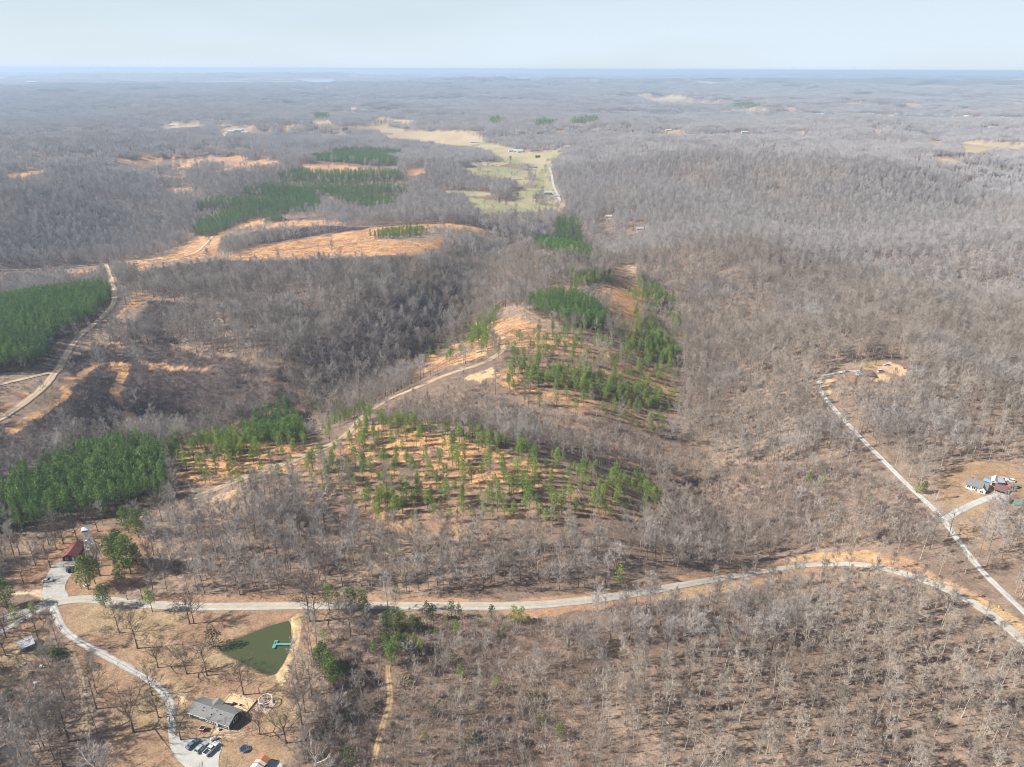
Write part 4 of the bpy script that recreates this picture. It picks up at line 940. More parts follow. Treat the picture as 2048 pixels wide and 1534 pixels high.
# --- deck under construction
DA = at1(441, 1411)
deck = thing('wooden_deck', 'fresh pale lumber deck with low railings and benches behind the ranch house', 'deck', DA, ha)
d1, d2 = at1(456, 1394), at1(506, 1411); dw = (d2 - d1).to_2d().length; dp = 6.0
mb = MB()
for i in range(13):
    if i in (4, 5): mb.box((dw * .30, (i + .5) * dp / 13, .5), (dw * .6, dp / 13 - .05, .06)); mb.box((dw * .88, (i + .5) * dp / 13, .5), (dw * .24, dp / 13 - .05, .06))
    else: mb.box((dw * .5, (i + .5) * dp / 13, .5), (dw, dp / 13 - .05, .06))
mb.build('deck_boards', M_LUMB, deck)
for x in np.linspace(.1, dw - .1, 6):
    for y in (.1, dp - .1): MB().box((x, y, .45), (.14, .14, 1.3)).build('post', M_LUMB, deck)
for y in (dp - .06,):
    mb = MB().box((dw * .3, y, 1.05), (dw * .56, .1, .1)).box((dw * .82, y, 1.05), (dw * .34, .1, .1)).box((dw * .3, y, .8), (dw * .56, .06, .08)).box((dw * .82, y, .8), (dw * .34, .06, .08)); mb.build('back_railing', M_LUMB, deck)
for x in (.06, dw - .06):
    MB().box((x, dp * .55, 1.05), (.1, dp * .85, .1)).box((x, dp * .55, .8), (.06, dp * .85, .08)).build('side_railing', M_LUMB, deck)
for x, y, l in ((dw * .28, dp - .7, dw * .3), (dw * .8, dp - .7, dw * .28)): MB().box((x, y, .9), (l, .5, .07)).box((x - l * .4, y, .7), (.1, .4, .4)).box((x + l * .4, y, .7), (.1, .4, .4)).build('bench', M_LUMB, deck)
mb = MB().box((0, 0, .36), (1.1, .9, .55)).box((.1, 0, .7), (.8, .7, .12)); o = mb.build('grill', M_BLK, deck); o.location = (dw * .42, dp * .3, .5)

# --- octagonal swing frame
GC = at1(531, 1410)
per = thing('swing_pergola', 'white octagonal timber swing frame on a square paved platform', 'pergola', GC, R(-18))
mb = MB(); rg = random.Random(3)
for ix in range(9):
    for iy in range(8):
        mb.box((-3.0 + ix * .75, -2.9 + iy * .75, .06 + rg.uniform(0, .03)), (.71, .71, .22))
mb.build('platform_pavers', M_PAVER, per)
pr8 = 2.55; oc = [(math.cos(R(22.5 + 45 * i)) * pr8, .45 + math.sin(R(22.5 + 45 * i)) * pr8) for i in range(8)]
for i in range(8):
    (x0, y0), (x1, y1) = oc[i], oc[(i + 1) % 8]
    MB().box((x0, y0, 1.3), (.2, .2, 2.6)).build('post', M_WTRIM, per)
    MB().box(((x0 + x1) / 2, (y0 + y1) / 2, 2.66), (math.hypot(x1 - x0, y1 - y0) + .1, .17, .22), math.atan2(y1 - y0, x1 - x0)).build('beam', M_WTRIM, per)
    if i % 2 == 0:
        a = math.atan2(y1 - y0, x1 - x0); cx, cy = (x0 + x1) / 2 * .82, .45 + ((y0 + y1) / 2 - .45) * .82
        sw = MB().box((cx, cy, .55), (1.5, .5, .07), a).box((cx * 1.1, .45 + (cy - .45) * 1.1, .85), (1.5, .07, .5), a).build('swing', M_LUMB, per)
        MB().tube((cx, cy, .6), ((x0 + x1) / 2, (y0 + y1) / 2, 2.6), .025, k=4).build('chain', M_STEEL, sw)
MB().lathe([(.75, .15), (.8, .55), (.55, .55), (.5, .3)], (0, .45, 0), 12).build('fire_ring', M_BRICK, per)

# --- small yard things
t = thing('yard_shelter', 'small square dark-topped shelter with white trim before the ranch house', 'shelter', at1(406, 1461), R(-14))
MB().box((0, 0, 1.45), (1.75, 1.6, .08)).build('roof', M_BLK, t)
mb = MB()
for s in (-1, 1): mb.box((0, s * .83, 1.46), (1.9, .1, .16)); mb.box((s * .92, 0, 1.46), (.1, 1.56, .16))
mb.build('roof_trim', M_WTRIM, t)
for sx in (-1, 1):
    for sy in (-1, 1): MB().box((sx * .75, sy * .7, .65), (.1, .1, 1.5)).build('leg', M_RED, t)
MB().box((0, 0, .35), (1.4, 1.3, .5)).build('box', M_RED, t)
t = thing('utility_box', 'small white utility box beside the ranch house steps', 'utility box', at1(437, 1460), R(-18))
MB().box((0, 0, .42), (.9, .8, .85)).build('cabinet', M_WTRIM, t); MB().lathe([(.3, .85), (.3, .9), (.05, .92)], k=12).build('fan', M_STEEL, t)
def propane(uv, rz, label):
    t = thing('propane_tank', label, 'tank', at1(*uv), rz)
    MB().lathe([(.08, -1.2), (.35, -1.12), (.52, -.9), (.55, -.6), (.55, .6), (.52, .9), (.35, 1.12), (.08, 1.2)], (0, 0, .8), 14, 'X').build('tank_body', M_WTRIM, t, True)
    for s in (-.7, .7): MB().box((s, 0, .14), (.14, .8, .4)).build('leg', M_STEEL, t)
    MB().tube((0, 0, 1.3), (0, 0, 1.5), .16, k=8).build('valve_cap', M_STEEL, t)
propane((427.5, 1480), R(35), 'white oval propane tank at the nose of the pickup truck')
propane((205, 1091), R(60), 'white propane tank on the ground right of the lookout tower')
t = thing('trampoline', 'round black trampoline with blue rim pad on the lawn', 'trampoline', at1(489, 1500))
MB().lathe([(1.28, .86), (1.28, .88)], k=24).build('mat', M_BLK, t)
rim = MB(); k = 24
for i in range(k):
    a0, a1 = 2 * math.pi * i / k, 2 * math.pi * (i + 1) / k
    rim.add([(math.cos(a) * r_, math.sin(a) * r_, z) for a in (a0, a1) for r_ in (1.3, 1.62) for z in (.86, .93)], [(0, 2, 3, 1), (4, 5, 7, 6), (1, 3, 7, 5), (0, 4, 6, 2), (2, 6, 7, 3), (0, 1, 5, 4)])
rim.build('rim_pad', M_BLUE, t)
for i in range(6):
    a = 2 * math.pi * i / 6; c_, s_ = math.cos(a) * 1.6, math.sin(a) * 1.6
    lg = MB().tube((c_, s_, -.05), (c_, s_, .9), .04).build('leg', M_STEEL, t); MB().tube((c_ * 1.03, s_ * 1.03, .9), (c_ * 1.03, s_ * 1.03, 2.5), .035).build('net_pole', M_BLK, lg)

# --- shed with half-laid roof on a concrete slab, cut by the lower edge of the picture
t = thing('metal_shed', 'small shed with white metal roof half covered over bare orange boards', 'shed', at1(503, 1546), R(-20))
slp = MB().box((3.6, 2.6, .06), (9.6, 7.6, .3)).build('concrete_slab', M_CONC, t)
MB().box((1.9, 2.2, 1.3), (3.7, 4.8, 2.5)).build('wall', M_GREYW, t)
M_ORNG = mat('orange_boards', (0.42, 0.16, 0.065), (0.34, 0.12, 0.05), scale=2)
zr = lambda x: 2.6 + .9 * (1 - abs(x - 1.9) / 2.2)
for i in range(11):
    y = -.35 + i * .52
    for sd, xs in ((0, (-.3, 1.9)), (1, (1.9, 4.1))):
        q = MB(); slabq(q, (xs[0], y, zr(xs[0])), (xs[1], y, zr(xs[1]) + .001 * sd), (xs[1], y + .47, zr(xs[1]) + .001 * sd), (xs[0], y + .47, zr(xs[0])), .07)
        q.build('roof_panel' if i < 7 else 'roof_board', M_ORNG if i >= 7 or i == 4 else M_TIN, t)
MB().box((3.79, 2.2, 1.1), (.06, 2.4, 2.0)).build('door', M_GLASS, t)

# --- pond dock
D0, D1 = at1(551, 1294), at1(579, 1291)
D0.z = D1.z = POND_Z; da = ang(D0, D1); dl = (D1 - D0).to_2d().length
t = thing('pond_dock', 'turquoise T-shaped floating dock on the green pond', 'dock', D0, da)
mb = MB()
for i in range(int((dl + .6) / .42)): mb.box((.6 + i * .42, 0, .42), (.385, 1.15, .07))
mb.build('walkway_planks', M_DOCK, t)
mb = MB()
for i in range(11): mb.box((0, -2.2 + i * .42, .425), (1.35, .385, .07))
mb.build('platform_planks', M_DOCK, t)
for x, y in ((0, -2.1), (0, 2.1), (2.2, .5), (2.2, -.5), (dl - .5, .5), (dl - .5, -.5)): MB().tube((x, y, -1.2), (x, y, .6), .09, k=6).build('piling', M_POLE, t)
mb = MB().box((0, 0, .25), (1.1, 4.3, .26)).box((dl / 2, 0, .28), (dl, .9, .2)); mb.build('float', M_BLK, t)
MB().box((-.3, .8, .72), (.5, 1.2, .06)).box((-.5, .8, .55), (.08, 1.1, .25)).build('bench', M_DOCK, t)

# --- vehicles
def vehicle(kind, uv, rz, body_m, label, name=None, group=None, lift=.18):
    """side outline swept across the width; x runs forward"""
    L, W, H = {'suv': (4.7, 1.9, 1.72), 'sedan': (4.7, 1.82, 1.42), 'pickup': (5.8, 2.0, 1.9), 'van': (5.6, 2.0, 2.3)}[kind]
    t = thing(name or {'suv': 'parked_suv', 'sedan': 'parked_car', 'pickup': 'pickup_truck', 'van': 'parked_van'}[kind], label, {'suv': 'car', 'sedan': 'car', 'pickup': 'truck', 'van': 'van'}[kind], at1(*uv, lift), rz, group)
    h = L / 2; w = W / 2; b = .28
    low = {'suv': [(-h, b + .1), (-h + .05, .95), (-h + .15, 1.05), (h - 1.35, 1.08), (h - .25, .92), (h, .72), (h, b + .08), (h - .25, b - .02), (-h + .3, b - .02)],
           'sedan': [(-h, b + .1), (-h + .05, .88), (-h + .3, .95), (h - 1.3, .95), (h - .25, .8), (h, .65), (h, b + .08), (h - .25, b - .05), (-h + .3, b - .05)],
           'pickup': [(-h, .5), (-h, 1.12), (-.55, 1.12), (1.1, 1.2), (h - .3, 1.08), (h, .88), (h, .45), (h - .3, .34), (-h + .2, .38)],
           'van': [(-h, .4), (-h, 1.3), (h - 1.3, 1.3), (h - .2, 1.05), (h, .8), (h, .4), (h - .3, .3), (-h + .3, .3)]}[kind]
    mb = MB(); n = len(low); ins = [(x * .985, z) for x, z in low]
    mb.add([(x, -w + .06, z) for x, z in ins] + [(x, -w, z * .98) for x, z in low] + [(x, w, z * .98) for x, z in low] + [(x, w - .06, z) for x, z in ins],
           [tuple(range(n))] + [(k * n + i, (k + 1) * n + i, (k + 1) * n + (i + 1) % n, k * n + (i + 1) % n) for k in range(3) for i in range(n)] + [tuple(reversed(range(3 * n, 4 * n)))])
    bm_ = bmesh.new(); me = mb.mesh('body', body_m); bm_.from_mesh(me); bmesh.ops.recalc_face_normals(bm_, faces=bm_.faces); bm_.to_mesh(me); bm_.free(); body = link('body', me, t)
    c0, c1, r0, r1, zb = {'suv': (-h + .1, h - 1.4, -h + .45, h - 2.1, 1.04), 'sedan': (-h + .75, h - 1.35, -h + 1.3, h - 2.2, .93), 'pickup': (-.6, 1.25, -.45, .55, 1.12), 'van': (-h + .03, h - 1.2, -h + .08, h - 1.9, 1.28)}[kind]
    wi = w - .08; wt = w - .26
    vs = [(c0, -wi, zb), (c1, -wi, zb), (c1, wi, zb), (c0, wi, zb), (r0, -wt, H - .03), (r1, -wt, H - .03), (r1, wt, H - .03), (r0, wt, H - .03)]
    MB().add(vs, [(0, 1, 5, 4), (1, 2, 6, 5), (2, 3, 7, 6), (3, 0, 4, 7)]).build('windows', M_GLASS, t)
    MB().box(((r0 + r1) / 2, 0, H), (r1 - r0 + .1, 2 * wt + .08, .07)).build('roof', body_m, t)
    for x0, x1 in ((c0, r0), (c1, r1), ((c0 + c1) / 2, (r0 + r1) / 2)):
        for s in (-1, 1): MB().tube((x0, s * (wi + .005), zb), (x1, s * (wt + .005), H), .045, k=4, caps=False).build('pillar', body_m, t)
    if kind == 'pickup':
        MB().box((-h + 1.12, 0, 1.10), (2.0, W - .3, .06)).build('bed_floor', M_BLK, t)
        q = MB()
        for s in (-1, 1): q.box((-h + 1.1, s * (w - .1), 1.28), (2.2, .12, .34))
        q.box((-h + .07, 0, 1.28), (.12, W - .4, .34)); q.build('bed_sides', body_m, t)
    for sx in (-h + .95, h - .95):
        for s in (-1, 1):
            wh = MB().lathe([(.2, -.11), (.33, -.11), (.35, -.05), (.35, .05), (.33, .11), (.2, .11)], (sx, s * (w - .1), .34), 14, 'Y').build('wheel', M_BLK, t)
            MB().lathe([(.2, -.02), (.2, .02)], (sx, s * (w + .005), .34), 10, 'Y').build('rim', M_RIM, wh)
    for s in (-1, 1):
        MB().box((h - .05, s * (w - .3), .72 if kind != 'pickup' else .9), (.12, .36, .14)).build('headlight', M_LAMP, t)
        MB().box((-h + .02, s * (w - .2), .8), (.08, .2, .26)).build('tail_light', M_TAIL, t)
    return t
P_BLUE, P_DARK, P_WHITE = paint_m('blue_grey_paint', (0.12, 0.17, 0.24)), paint_m('dark_paint', (0.03, 0.035, 0.045)), paint_m('white_paint', (0.72, 0.72, 0.71))
P_SILV, P_REDC, P_TEALC = paint_m('silver_paint', (0.40, 0.42, 0.44)), paint_m('red_car_paint', (0.26, 0.02, 0.028)), paint_m('teal_car_paint', (0.10, 0.22, 0.24))
hd_ = ang(at1(409, 1508), at1(433, 1484))
vehicle('sedan', (385.5, 1491), hd_ - .12, P_BLUE, 'blue-grey car at the left end of the parking pad by the ranch house')
vehicle('suv', (403, 1498), hd_ - .02, P_SILV, 'silver and black car between the blue-grey car and the white pickup')
vehicle('pickup', (422.5, 1501), hd_, P_WHITE, 'white pickup truck with dark bed parked on the ranch house pad')
vehicle('suv', (144, 1141), R(62), P_DARK, 'black car parked on gravel before the red-roofed cabin')
vehicle('sedan', (96, 1163), R(12), P_WHITE, 'white car parked at the edge of the gravel lot')

# --- red-roofed cabin and lookout tower
CF_R, CF_L, CB = at1(153, 1121), at1(129, 1120), at1(172, 1095)
t = thing('cabin', 'red-walled cabin with a long red metal gable roof below the lookout tower', 'cabin', CF_R, ang(CF_R, CB))
cl = (CB - CF_R).to_2d().length; cw = max(5.5, (CF_L - CF_R).to_2d().length)
gable(t, cl, cw, 2.5, 1.7, M_REDW, M_REDR, .6)
window(t, (0, cw * .68, 1.4), .9, .8, '-x'); d_ = MB().box((-.04, cw * .22, 1.0), (.08, .95, 2.0)).build('door', M_WTRIM, t); MB().tube((-.1, cw * .22 + .35, 1), (-.16, cw * .22 + .35, 1), .04).build('handle', M_STEEL, d_)
for x in (.25, .5, .75): window(t, (cl * x, 0, 1.5), 1.0, .8, '-y')
MB().box((-1.1, cw / 2, -.02), (2.1, cw + .8, .3)).build('porch_slab', M_CONC, t)
for y in (.3, cw - .3): MB().box((-.5, y, 1.2), (.14, .14, 2.4)).build('porch_post', M_POLE, t)
TB = at1(190, 1127); th_ = tall(TB, 1051)
t = thing('lookout_tower', 'tall galvanised steel lattice lookout tower with a white cab on top', 'tower', TB, R(20))
b0, b1, ht = 2.9, 1.15, th_ - 4.0; legp = [(sx, sy) for sx, sy in ((-1, -1), (1, -1), (1, 1), (-1, 1))]
wdt = lambda z: b0 + (b1 - b0) * z / ht
for sx, sy in legp: MB().tube((sx * b0, sy * b0, -.4), (sx * b1, sy * b1, ht), .13, .11, 5).build('leg', M_STEEL, t)
zs = [ht * k for k in (0, .17, .33, .48, .62, .76, .89, 1)]
for q in range(4):
    a, b = legp[q], legp[(q + 1) % 4]; br, gr = MB(), MB()
    for z0, z1 in zip(zs[:-1], zs[1:]):
        w0, w1 = wdt(z0), wdt(z1)
        br.tube((a[0] * w0, a[1] * w0, z0), (b[0] * w1, b[1] * w1, z1), .055, k=4, caps=False); br.tube((b[0] * w0, b[1] * w0, z0), (a[0] * w1, a[1] * w1, z1), .055, k=4, caps=False)
        gr.tube((a[0] * w1, a[1] * w1, z1), (b[0] * w1, b[1] * w1, z1), .065, k=4, caps=False)
    br.build('cross_braces', M_STEEL, t); gr.build('girts', M_STEEL, t)
for i, (z0, z1) in enumerate(zip(zs[:-1], zs[1:])):
    s = 1 if i % 2 else -1; w0 = wdt(z0) * .6
    MB().box((0, s * .2, (z0 + z1) / 2), (.6, .12, math.hypot(z1 - z0, 1.6)), 0, (math.atan2(w0 * 1.2 * s, z1 - z0), 'Y')).build('stair_flight', M_STEEL, t)
    MB().box((s * wdt(z1) * .55, 0, z1 + .05), (wdt(z1) * .7, 1.3, .07)).build('landing', M_STEEL, t)
cb_ = MB().box((0, 0, ht + .55), (2.4, 2.4, 1.1)).build('cab_wall', M_WTRIM, t)
MB().box((0, 0, ht + 1.6), (2.3, 2.3, 1.0)).build('cab_windows', M_GLASS, t)
for sx, sy in legp: MB().box((sx * 1.14, sy * 1.14, ht + 1.6), (.12, .12, 1.02)).build('cab_post', M_WTRIM, cb_)
MB().add([(-1.6, -1.6, ht + 2.1), (1.6, -1.6, ht + 2.1), (1.6, 1.6, ht + 2.1), (-1.6, 1.6, ht + 2.1), (0, 0, ht + 3.2)], [(0, 1, 4), (1, 2, 4), (2, 3, 4), (3, 0, 4), (3, 2, 1, 0)]).build('cab_roof', M_TIN, t)
t = thing('picnic_table', 'small white picnic table under the pair of pines by the gravel lot', 'picnic table', at1(172, 1172), R(30))
MB().box((0, 0, .75), (1.8, .8, .07)).build('table_top', M_WTRIM, t)
for s in (-1, 1):
    MB().box((0, s * .72, .45), (1.8, .28, .06)).build('seat', M_WTRIM, t); MB().box((s * .6, 0, .4), (.1, 1.5, .08)).box((s * .6, .35, .35), (.1, .1, .8), 0, (-.4, 'X')).box((s * .6, -.35, .35), (.1, .1, .8), 0, (.4, 'X')).build('leg', M_WTRIM, t)
t = thing('tarp_cover', 'dark teal tarp-covered load half hidden beneath the cabin pines', 'tarp', at1(258, 1123), R(20))
MB().add([(-2, -1.2, -.1), (2, -1.2, -.1), (2, 1.2, -.1), (-2, 1.2, -.1), (-1.7, -.8, 1.2), (1.6, -.9, 1.3), (1.6, .8, 1.35), (-1.7, .9, 1.15), (0, 0, 1.75)], [(0, 1, 5, 4), (1, 2, 6, 5), (2, 3, 7, 6), (3, 0, 4, 7), (4, 5, 8), (5, 6, 8), (6, 7, 8), (7, 4, 8)]).build('tarp_sheet', M_TEALT, t)
mb = MB().box((0, 0, .2), (3.8, 2.2, .3)); mb.build('pallet', M_POLE, t)

# --- tin shed and scrap at the left edge
A0, A1 = at1(43, 1305), at1(70.5, 1293)
t = thing('tin_shed', 'shed with white and grey tin gable roof at the left edge of the yard', 'shed', A0, ang(A0, A1))
sl = (A1 - A0).to_2d().length; w_ = MB()
w_.add([(0, 0, -.3), (sl, 0, -.3), (sl, 4.6, -.3), (0, 4.6, -.3), (0, 0, 1.9), (sl, 0, 1.9), (sl, 4.6, 2.4), (0, 4.6, 2.4), (0, 3.1, 3.1), (sl, 3.1, 3.1)], [(0, 1, 5, 4), (2, 3, 7, 6), (1, 2, 6, 9, 5), (3, 0, 4, 8, 7)]); w_.build('wall', M_GREYW, t)
q = MB(); slabq(q, (-.3, -.4, 1.82), (sl + .3, -.4, 1.82), (sl + .3, 3.1, 3.2), (-.3, 3.1, 3.2), .08); q.build('near_roof_slope', M_TIN, t)
q = MB(); slabq(q, (-.3, 3.1, 3.202), (sl + .3, 3.1, 3.202), (sl + .3, 5.0, 2.35), (-.3, 5.0, 2.35), .08); q.build('far_roof_slope', M_TING, t)
MB().box((sl * .5, -.05, .8), (1.6, .06, 1.7)).build('door', M_POLE, t)
def scrap(uv, seed, label, m1, m2):
    rg = random.Random(seed); t = thing('scrap_pile', label, 'scrap', at1(*uv))
    for i in range(5):
        a = rg.uniform(0, 6.28); r_ = rg.uniform(0, 1.1); s_ = (rg.uniform(.4, 1.2), rg.uniform(.3, .9), rg.uniform(.3, .8))
        MB().box((math.cos(a) * r_, math.sin(a) * r_, s_[2] / 2 - .05), s_, rg.uniform(0, 3)).build('scrap_piece', (m1, m2)[i % 2], t)
scrap((44, 1331), 1, 'small white scrap heap below the tin shed', M_WTRIM, M_TING); scrap((84, 1334), 2, 'white scrap heap under a bare tree beside green vines', M_WTRIM, M_TIN)
scrap((60, 1345), 4, 'grey scrap strip below the tin shed', M_TING, M_TING); scrap((9, 1403), 5, 'white scrap heap near the left edge of the picture', M_WTRIM, M_TING); scrap((73, 1366), 6, 'pale scrap heap in grey brush at lower left', M_TIN, M_STEEL)

# --- white house, carport and sheds on the right
H0, H1 = at1(1930.5, 976), at1(1971.5, 986)
t = thing('white_house', 'white-sided house with grey shingle roof and a front gable wing', 'house', H0, ang(H0, H1))
wl_ = (H1 - H0).to_2d().length
gable(t, wl_, 8.6, 2.9, 2.1, M_WTRIM, M_SHING, .5)
gable(t, wl_ * .36, 5.4, 2.85, 1.75, M_WTRIM, M_SHING, .4, x0=wl_ * .62, y0=-1.8, ridge='y', names=('wing_wall', 'wing_roof'))
window(t, (wl_ * .80, -1.8, 1.5), 1.6, 1.2, '-y', 2); window(t, (wl_ * .14, 0, 1.6), 1.6, 1.2, '-y', 2); window(t, (wl_ * .38, 0, 1.6), 1.8, 1.3, '-y', 2)
d_ = MB().box((wl_ * .52, -.04, 1.1), (1.0, .08, 2.1)).build('door', M_BRICK, t); MB().tube((wl_ * .52 + .3, -.1, 1), (wl_ * .52 + .3, -.16, 1), .04).build('handle', M_STEEL, d_)
MB().box((wl_ * .38, -.75, .05), (wl_ * .44, 1.5, .3)).build('porch_slab', M_CONC, t); MB().box((wl_ * .2, 5.2, 4.9), (.7, .7, 1.6)).build('chimney', M_BRICK, t)
G0, G1 = at1(1988, 985), at1(2010, 990)
t = thing('carport', 'open-fronted carport with maroon shingle roof beside the white house', 'carport', G0, ang(G0, G1)); gl = (G1 - G0).to_2d().length
q = MB(); gw, gd = gl, 7.5
for x in (.1, gw / 2, gw - .1):
    MB().box((x, .1, 1.1), (.2, .2, 2.6)).build('post', M_GREYW, t)
MB().box((gw / 2, gd - .05, 1.1), (gw, .15, 2.6)).build('back_wall', M_GREYW, t); MB().box((.08, gd * .55, 1.1), (.15, gd * .8, 2.6)).build('side_wall', M_GREYW, t)
slabq(q, (-.5, -.6, 2.3), (gw + .5, -.6, 2.3), (gw + .5, gd / 2, 4.2), (-.5, gd / 2, 4.2), .14); q.build('near_roof_slope', M_MAR, t)
q = MB(); slabq(q, (-.5, gd + .5, 2.3), (gw + .5, gd + .5, 2.3), (gw + .5, gd / 2, 4.202), (-.5, gd / 2, 4.202), .14); q.build('far_roof_slope', M_MAR, t)
S0, S1 = at1(1981, 970), at1(1992, 972.5)
t = thing('tin_shed', 'small shed with pale blue-white metal roof and open lumber front behind the carport', 'shed', S0, ang(S0, S1)); sl = (S1 - S0).to_2d().length
gable(t, sl, 6.5, 2.6, 1.2, M_LUMB, M_TIN, .35, ridge='y'); MB().box((sl / 2, -.05, 1.0), (sl * .62, .08, 1.9)).build('opening_shade_sheet', M_BLK, t)  # black sheet on the front wall stands in for the shade indoors
S0 = at1(1994, 970.5)
t = thing('lean_to', 'low open lean-to with pale metal roof beside the small shed', 'lean-to', S0, R(-8))
q = MB(); slabq(q, (-.2, -.2, 2.0), (4.2, -.2, 2.0), (4.2, 4.4, 2.7), (-.2, 4.4, 2.7), .08); q.build('roof', M_TING, t)
for x in (0, 2, 4):
    for y in (0, 4.2): MB().box((x, y, 1.0), (.14, .14, 2.2 + y * .13)).build('post', M_POLE, t)
vehicle('sedan', (2001.5, 971.5), R(75), P_DARK, 'dark car under the lean-to behind the carport')
t = thing('covered_trailer', 'bright blue tarp-covered trailer between the white house and the small shed', 'trailer', at1(1974.5, 963.5), R(-50))
MB().add([(-2, -1, .5), (2, -1, .5), (2, 1, .5), (-2, 1, .5), (-1.8, -.8, 1.7), (1.8, -.8, 1.6), (1.8, .8, 1.6), (-1.8, .8, 1.7)], [(0, 1, 5, 4), (1, 2, 6, 5), (2, 3, 7, 6), (3, 0, 4, 7), (4, 5, 6, 7), (3, 2, 1, 0)]).build('tarp_sheet', M_TARP, t)
for s in (-1, 1): MB().lathe([(.15, -.1), (.32, -.1), (.32, .1), (.15, .1)], (0, s * 1.05, .3), 12, 'Y').build('wheel', M_BLK, t)
MB().tube((2, 0, .45), (3.2, 0, .4), .06).build('drawbar', M_STEEL, t)
vehicle('sedan', (2021, 981.5), R(165), P_REDC, 'red car nearest the driveway, before another red car'); vehicle('sedan', (2022, 977), R(170), P_REDC, 'red car parked just behind the nearer red car')
vehicle('suv', (2033, 976), R(20), P_TEALC, 'teal car at the right end of the white house yard'); vehicle('suv', (2019.5, 963), R(160), P_WHITE, 'white car parked in the grass behind the carport')
vehicle('suv', (2021, 1004), R(40), P_DARK, 'dark car below the concrete apron beside the teal pool cover'); vehicle('sedan', (2008, 1005), R(170), P_SILV, 'grey car half hidden by twigs below the concrete apron')
t = thing('pool_cover', 'flat teal-green covered swimming pool at the right edge of the picture', 'pool', at1(2036, 1008), R(-8))
MB().box((0, 0, .35), (6.0, 4.4, 1.0)).build('pool_wall', M_TEALT, t); MB().box((0, 0, .88), (5.6, 4.0, .06)).build('cover', M_TEALT, t)
t = thing('utility_trailer', 'small pinkish open trailer in the grass behind the carport', 'trailer', at1(2007, 957), R(-25))
MB().box((0, 0, .6), (3.2, 1.7, .5)).build('bed', M_PAVER, t); MB().tube((1.6, 0, .5), (2.7, 0, .45), .06).build('drawbar', M_STEEL, t)
for s in (-1, 1): MB().lathe([(.15, -.1), (.3, -.1), (.3, .1), (.15, .1)], (0, s * .95, .28), 10, 'Y').build('wheel', M_BLK, t)

# --- house in the upper clearing
U0, U1 = at1(1726, 755.5), at1(1748, 756)
t = thing('red_roof_house', 'grey-walled house with dull red hipped roof in the upper clearing', 'house', U0, ang(U0, U1)); ul = max(9, (U1 - U0).to_2d().length); ud = 10.5
MB().box((ul / 2, ud / 2, 1.2), (ul, ud, 3.0)).build('wall', M_GREYW, t)
MB().add([(-.6, -.6, 2.6), (ul + .6, -.6, 2.6), (ul + .6, ud + .6, 2.6), (-.6, ud + .6, 2.6), (ul * .32, ud * .5, 5.0), (ul * .68, ud * .5, 5.0)], [(0, 1, 5, 4), (1, 2, 5), (2, 3, 4, 5), (3, 0, 4), (3, 2, 1, 0)]).build('roof', M_MAR, t)
for x in (.25, .6, .85): window(t, (ul * x, 0, 1.5), 1.3, 1.1, '-y')
MB().box((-2.2, ud * .4, .25), (4.2, ud * .7, .5)).build('porch', M_CONC, t); q = MB(); slabq(q, (-4.4, 0, 2.2), (-.62, 0, 2.55), (-.62, ud * .8, 2.55), (-4.4, ud * .8, 2.2), .1); q.build('porch_roof', M_TING, t)
for y in (.2, ud * .78): MB().box((-4.2, y, 1.0), (.14, .14, 2.4)).build('porch_post', M_WTRIM, t)
vehicle('sedan', (1715, 744), R(10), P_WHITE, 'white car at the end of the lane beside the red-roofed house', lift=.12); vehicle('sedan', (1694, 744), R(5), P_SILV, 'silver car on the lane left of the red-roofed house', lift=.2)
vehicle('van', (1761, 744), R(15), P_WHITE, 'white van right of the red-roofed house', lift=.1); vehicle('suv', (1773, 731.5), R(175), P_SILV, 'silver car behind the red-roofed house by bare soil', lift=.1); vehicle('pickup', (1814, 738), R(172), P_REDC, 'dark red pickup at the far edge of the bare soil', lift=.1)

